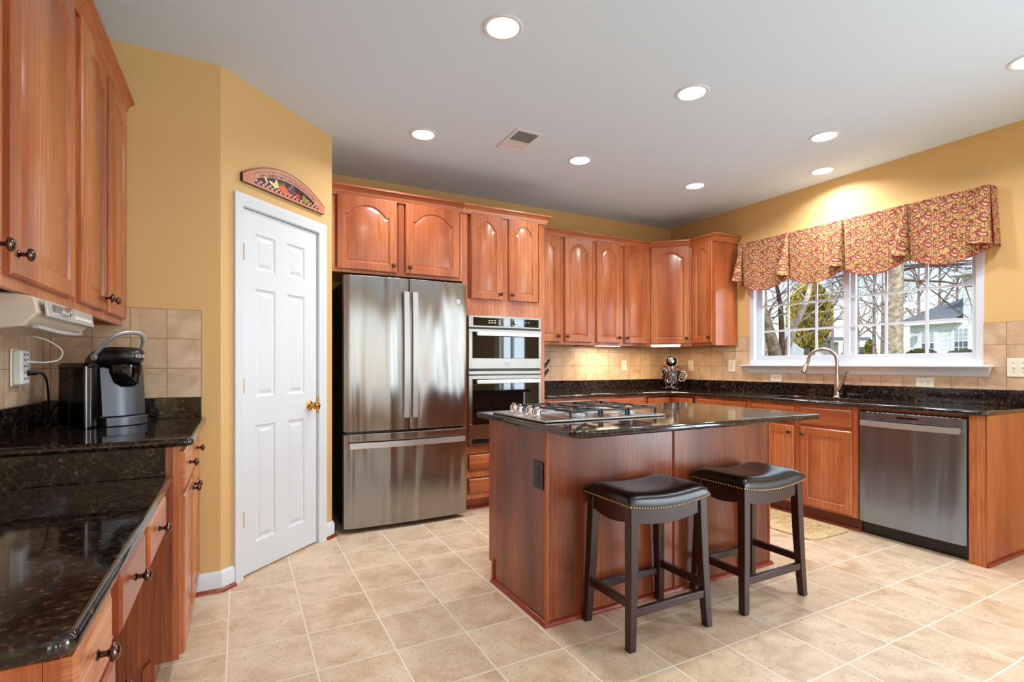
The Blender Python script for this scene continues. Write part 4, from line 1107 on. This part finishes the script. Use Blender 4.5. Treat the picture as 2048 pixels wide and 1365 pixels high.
b = B().tube(smooth_path([(-.755, 3.045, .9185), (-.768, 3.04, .96), (-.735, 3.035, 1.005), (-.700, 3.035, .99), (-.690, 3.045, .9185)]), .003, 8)
tag(b.build('cord_loop', 'slot'), 'loop of dark cord leaning on the granite behind the coffee maker', 'cord')

# ------------------------------------------------------------------ stand mixer
t = thing('stand_mixer', 'black stand mixer with a steel bowl in the counter corner', 'mixer', (4.085, 4.065, .9145), R(-44))
# local: front -y
rbox(-.100, .100, -.155, .125, .06, 0, .028).build('base', 'black_gloss', t, bevel=.008)
B().rings([[(sx_ * math.cos(a), .085 + sy_ * math.sin(a), z) for a in [2 * PI * i / 20 for i in range(20)]] for z, sx_, sy_ in ((.02, .055, .045), (.12, .042, .036), (.22, .045, .040), (.27, .050, .048))]).build('column', 'black_gloss', t, smooth=50)
B().rings([[(r * math.cos(a), y, .300 + r * .95 * math.sin(a)) for a in [2 * PI * i / 24 for i in range(24)]] for y, r in ((.165, .012), (.150, .045), (.09, .062), (0, .064), (-.08, .060), (-.125, .052), (-.150, .036), (-.156, .010))]).build('motor_head', 'black_gloss', t, smooth=50)
B().lathe([(.024, 0), (.024, .006), (.018, .008), (.001, .008)], 24, Matrix.Translation((0, -.154, .300)) @ Matrix.Rotation(R(90), 4, 'X')).build('hub_cap', 'chrome', t)
B().rings([[(r * math.cos(a), y, .300 + r * .95 * math.sin(a)) for a in [2 * PI * i / 24 for i in range(24)]] for y, r in ((-.045, .0655), (-.057, .0650))]).build('trim_band', 'chrome', t, smooth=50)
B().lathe([(.030, .200), (.034, .225), (.036, .250)], 20, Matrix.Translation((0, -.085, 0))).build('planetary', 'chrome', t, smooth=50)
B().lathe([(.048, .030), (.048, .036), (.058, .050), (.088, .105), (.100, .165), (.103, .205), (.107, .208), (.103, .209), (.098, .165), (.05, .06), (.001, .055)], 32, Matrix.Translation((0, -.070, 0))).build('bowl', 'chrome', t, smooth=50)
B().tube([(.098, -.075, .190), (.135, -.085, .188), (.150, -.088, .150), (.132, -.085, .100), (.088, -.078, .088)], .007, 10, flat=1.5).build('bowl_handle', 'chrome', t, smooth=50)
for sx_ in (-1, 1): B().tube([(sx_ * .05, .02, .245), (sx_ * .085, .02, .245)], [.004, .008], 10).build('lever_knob', 'black', t)
# knife block
t = thing('knife_block', 'knives in a block half hidden behind the oven cabinet', 'knife block', (2.525, 4.260, .9145), R(0))
B().prism([(-.09, 0), (.06, 0), (.06, .16), (.01, .23), (-.09, .12)], -.05, .05, 'y').build('block', 'steel_flat', t, bevel=.003)
for k, (zz, yy, ln) in enumerate(((.225, -.02, .125), (.195, .02, .11), (.150, -.025, .10), (.125, .015, .10))):
    x0_ = .045 + .0 * k; h = B().tube([(x0_ - .02, yy, zz - .04), (x0_ + .02, yy, zz), (x0_ + ln * .72, yy, zz + ln * .72)], [.006, .009, .010], 8, flat=1.4); h.build('knife_handle', 'black', t)

# ------------------------------------------------------------------ kitchen mat
def rug_mat():
    m, nt, b, N, L = nm('mat_print'); tc = N.new('ShaderNodeTexCoord')
    mp = N.new('ShaderNodeMapping'); L.new(tc.outputs['Object'], mp.inputs[0]); mp.inputs['Scale'].default_value = (1, 1.6, 1)
    n = noise(N, L, mp.outputs[0], 22, 5, .65, 1.0)
    c_ = ramp(N, L, n, [(.34, (150, 112, 70)), (.50, (198, 168, 120)), (.66, (220, 200, 156))])
    sp = N.new('ShaderNodeSeparateXYZ'); L.new(tc.outputs['Object'], sp.inputs[0])
    ax = math_n(N, L, 'ABSOLUTE', sp.outputs[0]); ay = math_n(N, L, 'ABSOLUTE', sp.outputs[1])
    e = math_n(N, L, 'MAXIMUM', math_n(N, L, 'SUBTRACT', ax, .225 - .085), math_n(N, L, 'SUBTRACT', ay, .38 - .085))
    band = ramp(N, L, math_n(N, L, 'MULTIPLY', e, 10), [(0, (0, 0, 0)), (.02, (255, 255, 255))])
    nn = noise(N, L, tc.outputs['Object'], 55, 3, .6, 2.0)
    bc = ramp(N, L, nn, [(.50, (214, 194, 146)), (.60, (166, 134, 84))])
    L.new(mixc(N, L, band, c_, bc), b.inputs['Base Color']); b.inputs['Roughness'].default_value = .7
    return m
M['mat'] = rug_mat()
t = B().prism(rounded(-.225, .225, -.38, .38, (.07,) * 4, 8), 0, .011).build('kitchen_mat', 'mat', bevel=.003)
t.location = (3.610, 2.470, .0005); tag(t, 'beige printed kitchen mat on the floor before the sink', 'mat')

# ------------------------------------------------------------------ outside
cs_, sn_ = math.cos(YAW), math.sin(YAW)
def W(u, v, D):
    """point at depth D metres in the direction of photograph pixel (u, v)"""
    r = (u - 1024) / FPX * D; return Vector((D * sn_ + r * cs_, D * cs_ - r * sn_, CH - (v - 729) / FPX * D))
M['grass'] = simple('lawn_grass', (120, 132, 70), .9)
def bark(name, c0, c1):
    m, nt, b, N, L = nm(name); tc = N.new('ShaderNodeTexCoord'); n = noise(N, L, tc.outputs['Object'], 14, 4, .6)
    L.new(ramp(N, L, n, [(.35, c0), (.65, c1)]), b.inputs['Base Color']); b.inputs['Roughness'].default_value = .9; return m
M['bark'] = bark('grey_bark', (118, 108, 92), (186, 176, 156)); M['bark_dark'] = bark('dark_bark', (62, 54, 50), (104, 94, 84)); M['bark_far'] = bark('far_twigs', (112, 98, 98), (160, 146, 144))
M['bark_pale'] = bark('pale_bark', (150, 146, 136), (214, 210, 198))
def siding():
    m, nt, b, N, L = nm('white_siding'); tc = N.new('ShaderNodeTexCoord'); sp = N.new('ShaderNodeSeparateXYZ'); L.new(tc.outputs['Object'], sp.inputs[0])
    fr = math_n(N, L, 'FRACT', math_n(N, L, 'MULTIPLY', sp.outputs[2], 5.2))
    L.new(ramp(N, L, fr, [(0, (150, 156, 166)), (.08, (222, 226, 232))]), b.inputs['Base Color']); b.inputs['Roughness'].default_value = .6; return m
M['siding'] = siding(); M['roof'] = simple('grey_shingle', (112, 120, 128), .9); M['pane'] = simple('dark_house_pane', (70, 84, 100), .1); M['blind'] = simple('pale_blind', (168, 180, 192), .6)
# ground, rising gently away from the house
g = B(); 
def gz(x): return -.35 + max(0, min(1, (x - 9) / 14)) * 1.65
xs_ = [4.62, 9, 12, 16, 20, 23, 60, 130]
g.v = [(x, y, gz(x)) for x in xs_ for y in (-60, 90)]; g.f = [(2 * i, 2 * i + 1, 2 * i + 3, 2 * i + 2) for i in range(len(xs_) - 1)]
tag(g.build('lawn', 'grass', smooth=0), 'pale winter lawn beyond the window', kind='structure')
def branch(b, p, d, length, r, depth, rnd, spread=.5, up=.12, nseg=4, leaves=None, n=5):
    pts = [p.copy()]; rs = [r]; d = d.normalized()
    for k in range(nseg):
        d = (d + Vector((rnd.gauss(0, .11), rnd.gauss(0, .11), rnd.gauss(0, .10) + up * .2))).normalized()
        p = p + d * (length / nseg); pts.append(p.copy()); rs.append(r * (1 - .62 * (k + 1) / nseg))
    b.tube(pts, rs, n if r > .02 else 3)
    if depth <= 0: return
    for k in range(rnd.randint(3, 4) if depth > 1 else rnd.randint(2, 4)):
        i = rnd.randint(max(1, nseg // 3), nseg); q = pts[i]
        nd = (d + Vector((rnd.gauss(0, spread), rnd.gauss(0, spread), rnd.gauss(0, spread) + up))).normalized()
        branch(b, q, nd, length * rnd.uniform(.55, .8), rs[i] * rnd.uniform(.5, .75), depth - 1, rnd, spread, up, 3, leaves, 4)
def gtree(name, label, base, trunk_pts, rs, mat, starts, seed, depth=4, length=1.2, r0=.05, spread=.5, up=.1, group=None):
    rnd = random.Random(seed); t = thing(name, label, 'tree', base, 0, group)
    T = B().tube([Vector(p) - Vector(base) for p in trunk_pts], rs, 14).build('trunk', mat, t, smooth=60)
    b = B()
    for (p, d) in starts: branch(b, Vector(p) - Vector(base), Vector(d), length, r0, depth, rnd, spread, up)
    return t, b
# big trunk right of centre
D = 9.0
base = W(1787, 729, D); base.z = gz(base.x)
tp = [base, W(1786, 700, D), W(1787, 640, D), W(1788, 585, D), W(1789, 545, D), W(1790, 500, D), W(1792, 440, D)]
right_dir = Vector((cs_, -sn_, 0)); fwd = Vector((sn_, cs_, 0))
st = [(W(1793, 560, D), right_dir + Vector((0, 0, -.15))), (W(1790, 545, D), right_dir + Vector((0, 0, .28))), (W(1790, 535, D), right_dir * 1.0 + Vector((0, 0, .05)) - fwd * .4),
      (W(1785, 540, D), -right_dir + Vector((0, 0, .1))), (W(1786, 520, D), -right_dir * 1.0 + Vector((0, 0, .5))), (W(1790, 520, D), right_dir + Vector((0, 0, .7))), (W(1790, 510, D), right_dir * .8 + fwd * .5)]
t, b = gtree('street_tree', 'large bare tree with a thick pale trunk outside the right sash', base, tp, [.18, .145, .140, .132, .135, .12, .11], 'bark', st, 11, 5, 1.5, .027, .42, 0.0)
b.build('branches', 'bark_dark', t, smooth=0)
# multi-trunk tree on the left
D = 6.2
base = W(1557, 729, D); base.z = gz(base.x)
t = thing('garden_tree', 'bare multi-stemmed tree close to the left sash', 'tree', base)
for pts_, rr_, mt in (([(1556, 712), (1546, 690), (1536, 655), (1528, 625), (1520, 600)], [.085, .070, .058, .05, .04], 'bark'),
                      ([(1560, 712), (1564, 690), (1563, 650), (1561, 610), (1554, 575), (1548, 545)], [.06, .034, .030, .027, .022, .018], 'bark_dark'),
                      ([(1566, 712), (1577, 686), (1588, 655), (1603, 625), (1615, 595), (1622, 565)], [.055, .044, .037, .035, .03, .025], 'bark_pale')):
    pp = [W(u, v, D) - base for u, v in pts_]; pp[0] = pp[0] * .9; pp = [Vector((0, 0, 0))] + pp
    B().tube(pp, [rr_[0] * 1.15] + rr_, 10).build('stem', mt, t, smooth=60)
rnd = random.Random(5); b = B()
for (u, v, dx, dz) in ((1530, 640, .5, .3), (1528, 625, -.2, .8), (1563, 650, -.8, .3), (1561, 610, .7, .5), (1558, 590, -.6, .4), (1603, 625, .8, -.1), (1588, 655, -.5, .6), (1612, 600, -.6, .5), (1615, 595, .9, .3), (1577, 686, .8, .4), (1553, 575, .4, .7), (1600, 630, .9, .2), (1546, 690, -.7, .3), (1590, 650, .9, .5)):
    branch(b, W(u, v, D) - base, right_dir * dx + Vector((0, 0, dz)) + fwd * rnd.gauss(0, .3), .75, .012, 3, rnd, .5, .02)
b.build('branches', 'bark_pale', t, smooth=0)
# background tangle of bare trees
for k, (u, D, sd, hgt) in enumerate(((1715, 20, 21, 5), (1748, 25, 22, 6), (1690, 24, 23, 6), (1838, 30, 24, 8), (1880, 32, 25, 9), (1530, 16, 26, 6), (1664, 30, 27, 6), (1765, 33, 28, 6.5), (1915, 38, 29, 10))):
    base = W(u, 729, D); base.z = 0; base.z = gz(base.x)
    top = base + Vector((0, 0, hgt)); mid = base + Vector((.2, .1, hgt * .3))
    labk = ['small bare tree low behind the big trunk', 'bare tree just left of the thick trunk', 'bare tree beside the distant house', 'bare upright tree behind the neighbouring roof', 'tall bare tree above the neighbouring roof', 'bare tree at the left edge of the window', 'bare tree behind the distant house', 'bare tree far off behind the thick trunk', 'tall bare tree far off at the right edge of the window'][k]
    t = thing('bare_tree', labk, 'tree', base, 0, 'bare trees in the background')
    rr_ = .015 * D / 4
    rnd = random.Random(sd)
    B().tube([Vector((0, 0, 0)), mid - base, top - base], [rr_, rr_ * .7, rr_ * .2], 8).build('trunk', 'bark_far', t, smooth=60)
    b = B()
    for q in range(9):
        z = hgt * rnd.uniform(.14, .75); a = rnd.uniform(0, 2 * PI)
        branch(b, Vector((0, 0, z)), Vector((math.cos(a), math.sin(a), rnd.uniform(.3, 1.1))), hgt * .38, rr_ * .42, 3, rnd, .38, .12)
    b.build('branches', 'bark_far', t, smooth=0)
# arborvitae: many small leafy tufts over a rounded crown
def leafy(name, label, cat, base, rx, ry, rz, zc, n, size, mats, seed, trunks=None, group=None):
    rnd = random.Random(seed); t = thing(name, label, cat, base, 0, group)
    obs = [B() for _ in mats]
    for k in range(n):
        a = rnd.uniform(0, 2 * PI); h = rnd.uniform(-1, 1); r = math.sqrt(1 - h * h) * rnd.uniform(.86, 1.04)
        p = Vector((rx * r * math.cos(a), ry * r * math.sin(a), zc + rz * h * rnd.uniform(.94, 1.03)))
        d = Vector((math.cos(a) * r, math.sin(a) * r, .6)).normalized(); s_ = size * rnd.uniform(.6, 1.4)
        q = d.to_track_quat('Z', 'Y').to_matrix().to_4x4(); q.translation = p
        vs = [(-s_ * .5, 0, 0), (s_ * .5, 0, 0), (s_ * .35, s_ * .12, s_), (-s_ * .35, -s_ * .12, s_), (0, -s_ * .5, 0), (0, s_ * .5, 0), (s_ * .1, s_ * .35, s_ * .9), (-s_ * .1, -s_ * .35, s_ * .9)]
        obs[k % len(mats)].add(vs, [(0, 1, 2, 3), (4, 5, 6, 7)], q)
    core = B(); core.rings([[(rx * .86 * math.cos(2 * PI * i / 16) * math.sin(PI * j / 8), ry * .86 * math.sin(2 * PI * i / 16) * math.sin(PI * j / 8), zc + rz * .88 * -math.cos(PI * j / 8)) for i in range(16)] for j in range(1, 8)])
    o = core.build('foliage', mats[0], t, smooth=60)
    for bb in obs: bb.build('leaves', mats[obs.index(bb)], t, smooth=0)
    if trunks:
        for dx in trunks: B().tube([(dx * .6, 0, 0), (dx, 0, zc - rz * .8)], [.09, .06], 8).build('trunk', 'bark_dark', t)
    return t
for nm_, c in (('leaf_gold', (204, 188, 76)), ('leaf_green', (92, 104, 48)), ('leaf_dark', (60, 74, 40)), ('leaf_rust', (176, 120, 84))): M[nm_] = simple(nm_, c, .8)
D = 12.0; base = W(1618, 729, D); base.z = gz(base.x); zc = W(1618, 634, D).z - base.z
leafy('arborvitae', 'tall golden green evergreen behind the bare stems', 'tree', base, .41, .41, .74, zc, 3600, .075, ['leaf_green', 'leaf_gold', 'leaf_gold', 'leaf_gold'], 31, (-.08, .12))
for (u, v, D, rx, rz, lab, mt) in ((1843, 721, 17, .50, .30, 'low rounded green shrub under the first window of the neighbouring house', ['leaf_dark', 'leaf_green']),
                                   (1925, 723, 17, .60, .30, 'low rounded green shrub at the right, under the second neighbouring window', ['leaf_dark', 'leaf_green']),
                                   (1740, 708, 26, .22, .62, 'small narrow golden evergreen far beside the trunk', ['leaf_gold', 'leaf_green'])):
    base = W(u, v, D); z = base.z; base.z = gz(base.x)
    leafy('shrub', lab, 'shrub', base, rx, rx * .8, rz, z - base.z, 700, .09, mt, int(u))
# neighbouring house
def hquad(b, A, Bp, z0, z1, th=.3):
    n = Vector((Bp.y - A.y, -(Bp.x - A.x), 0)).normalized() * -th
    b.rings([[(A.x, A.y, z0), (Bp.x, Bp.y, z0), (Bp.x, Bp.y, z1), (A.x, A.y, z1)], [(A.x + n.x, A.y + n.y, z0), (Bp.x + n.x, Bp.y + n.y, z0), (Bp.x + n.x, Bp.y + n.y, z1), (A.x + n.x, A.y + n.y, z1)]])
A_ = W(1822, 729, 22); C_ = W(1985, 729, 19.2); dirv = (C_ - A_); dirv.z = 0; Ln = dirv.length; dirv.normalize()
hz = thing('neighbour_house', 'white sided house with grey roof outside the right sash', 'house', (A_.x, A_.y, .6), math.atan2(dirv.y, dirv.x))
# local x along wall; viewer side is -y or +y
loc_cam = Matrix.Rotation(-hz.rotation_euler.z, 4, 'Z') @ Vector((-A_.x, -A_.y, 0)); S_ = 1 if loc_cam.y > 0 else -1
def hb(b, x0, x1, f0, f1, z0, z1):   # f: distance in front of the wall towards us
    y0_, y1_ = S_ * f0, S_ * f1; return b.box(x0, x1, min(y0_, y1_), max(y0_, y1_), z0 - .6, z1 - .6)
ze = 2.83
hb(B(), 0, Ln + 4, -6, 0, .6, ze).build('wall', 'siding', hz, smooth=0)
hb(B(), -.02, .14, 0, .03, .6, ze).build('corner_board', 'white', hz, smooth=0)
def hx_at(u):   # position along the wall line seen at photograph column u
    d = W(u, 729, 1.0); n2 = (-dirv.y, dirv.x); k = (A_.x * n2[0] + A_.y * n2[1]) / (d.x * n2[0] + d.y * n2[1]); p = d * k; return (p.x - A_.x) * dirv.x + (p.y - A_.y) * dirv.y
xT = hx_at(1926)
hb(B(), xT, Ln + 4, -5, -.01, ze - .01, 6.2).build('tall_wall', 'siding', hz, smooth=0)
hb(B(), -.35, xT, .0, .38, ze - .02, ze + .16).build('eave', 'white', hz, smooth=0)
rf = B(); y0_, y1_ = S_ * .38, S_ * -6
rf.add([(-.35, y0_, ze - .44), (xT, y0_, ze - .44), (xT, S_ * -3.0, ze + 1.05), (1.4, S_ * -3.0, ze + 1.05), (-.35, y1_, ze - .44), (xT, y1_, ze - .44)], [(0, 1, 2, 3), (0, 3, 4), (4, 3, 2, 5)]); rf.build('roof', 'roof', hz, smooth=0)
rf = B(); hb(rf, xT - .3, Ln + 4, -5, .5, 4.62, 4.75); rf.build('upper_eave', 'white', hz, smooth=0)
def hwin(x0, x1, z0, z1, f):
    w_ = hb(B(), x0 - .12, x1 + .12, f, f + .05, z0 - .12, z1 + .12).build('window', 'white', hz, smooth=0)
    zm = z0 + (z1 - z0) * .48
    hb(B(), x0, x1, f + .05, f + .06, z0, zm).build('pane', 'pane', w_, smooth=0); hb(B(), x0, x1, f + .05, f + .06, zm + .06, z1).build('blind', 'blind', w_, smooth=0)
    m_ = B()
    for q in (1, 2): hb(m_, x0 + (x1 - x0) * q / 3 - .012, x0 + (x1 - x0) * q / 3 + .012, f + .06, f + .07, z0, z1)
    for zz in (z0 + (zm - z0) / 2, zm + (z1 - zm) / 3, zm + (z1 - zm) * 2 / 3): hb(m_, x0, x1, f + .06, f + .07, zz - .012, zz + .012)
    m_.build('grid', 'white', w_, smooth=0)
hwin(hx_at(1846), hx_at(1869), 1.60, 2.53, 0); hwin(hx_at(1911), hx_at(1937), 1.62, 2.58, 0)
hwin(hx_at(1932), hx_at(1944), 4.7, 5.2, .0)
# satellite dish on the neighbouring roof
dp = W(1820, 611, 20.5)
t = thing('satellite_dish', 'white satellite dish beside the neighbouring roof', 'satellite dish', (dp.x, dp.y, dp.z))
T = Vector((-.3, -.75, .45)).to_track_quat('Z', 'Y').to_matrix().to_4x4() @ Matrix.Diagonal((1, .62, 1, 1))
B().rings([[(r * math.cos(a), r * math.sin(a), z) for a in [2 * PI * i / 28 for i in range(28)]] for r, z in ((.02, -.06), (.12, -.045), (.24, -.01), (.27, .0), (.24, .0), (.12, -.035), (.02, -.05))], T=T).build('dish', 'white', t, smooth=50)
B().tube([(0, .02, -.05), (.25, .05, -.45), (.3, .1, -.62)], .018, 8).tube([(0, 0, -.02), (-.22, -.18, .06)], .012, 6).build('mount_arm', 'silver', t)
# distant house beyond the garden
D = 42.0; A2 = W(1640, 729, D)
t = thing('distant_house', 'pale distant house with porch seen left of the window mullion', 'house', (A2.x, A2.y, 1.3), math.atan2(-sn_, cs_))
s_ = D / FPX
def P2(b, u0, u1, v0, v1, f0, f1): return b.box((u0 - 1640) * s_, (u1 - 1640) * s_, f0, f1, (729 - v1) * s_ + CH - 1.3, (729 - v0) * s_ + CH - 1.3)
P2(B(), 1640, 1700, 633, 725, 1.5, 6).build('wall', 'siding', t, smooth=0)
P2(B(), 1638, 1672, 632, 652, 1.2, 1.5).build('roof', 'roof', t, smooth=0)
P2(B(), 1646, 1720, 676, 683, -1.2, 1.5).build('porch_roof', 'roof', t, smooth=0)
P2(B(), 1646, 1720, 683, 686, -1.2, -1.1).build('porch_beam', 'white', t, smooth=0)
for u in (1648, 1667, 1690, 1712): P2(B(), u - 1, u + 1, 686, 712, -1.2, -1.1).build('porch_post', 'white', t, smooth=0)
for (u0, u1, v0, v1) in ((1652, 1664, 660, 672), (1652, 1662, 688, 700), (1676, 1688, 688, 700)):
    o = P2(B(), u0 - 1, u1 + 1, v0 - 1, v1 + 1, 1.4, 1.5).build('window', 'white', t, smooth=0); P2(B(), u0, u1, v0, v1, 1.35, 1.4).build('pane', 'pane', o, smooth=0)
# parked car far away
cp = W(1719, 712, 34)
t = thing('parked_car', 'dark blue car parked far down the street', 'car', (cp.x, cp.y, gz(cp.x)), math.atan2(-sn_, cs_) + .1)
M['car'] = simple('car_paint', (50, 66, 92), .25, .3)
B().prism([(-.9, .28), (.9, .28), (.9, .62), (.60, .72), (.38, 1.0), (-.45, 1.0), (-.75, .70), (-.9, .62)], -.5, .5, 'y').build('body', 'car', t, bevel=.04)
B().prism([(-.62, .70), (.50, .70), (.33, .95), (-.40, .95)], -.51, .51, 'y').build('side_window', 'pane', t)
for x in (-.55, .55): B().lathe([(.18, -.52), (.18, .52)], 18, Matrix.Translation((x, 0, .18)) @ Matrix.Rotation(R(90), 4, 'X')).build('wheel', 'black', t)
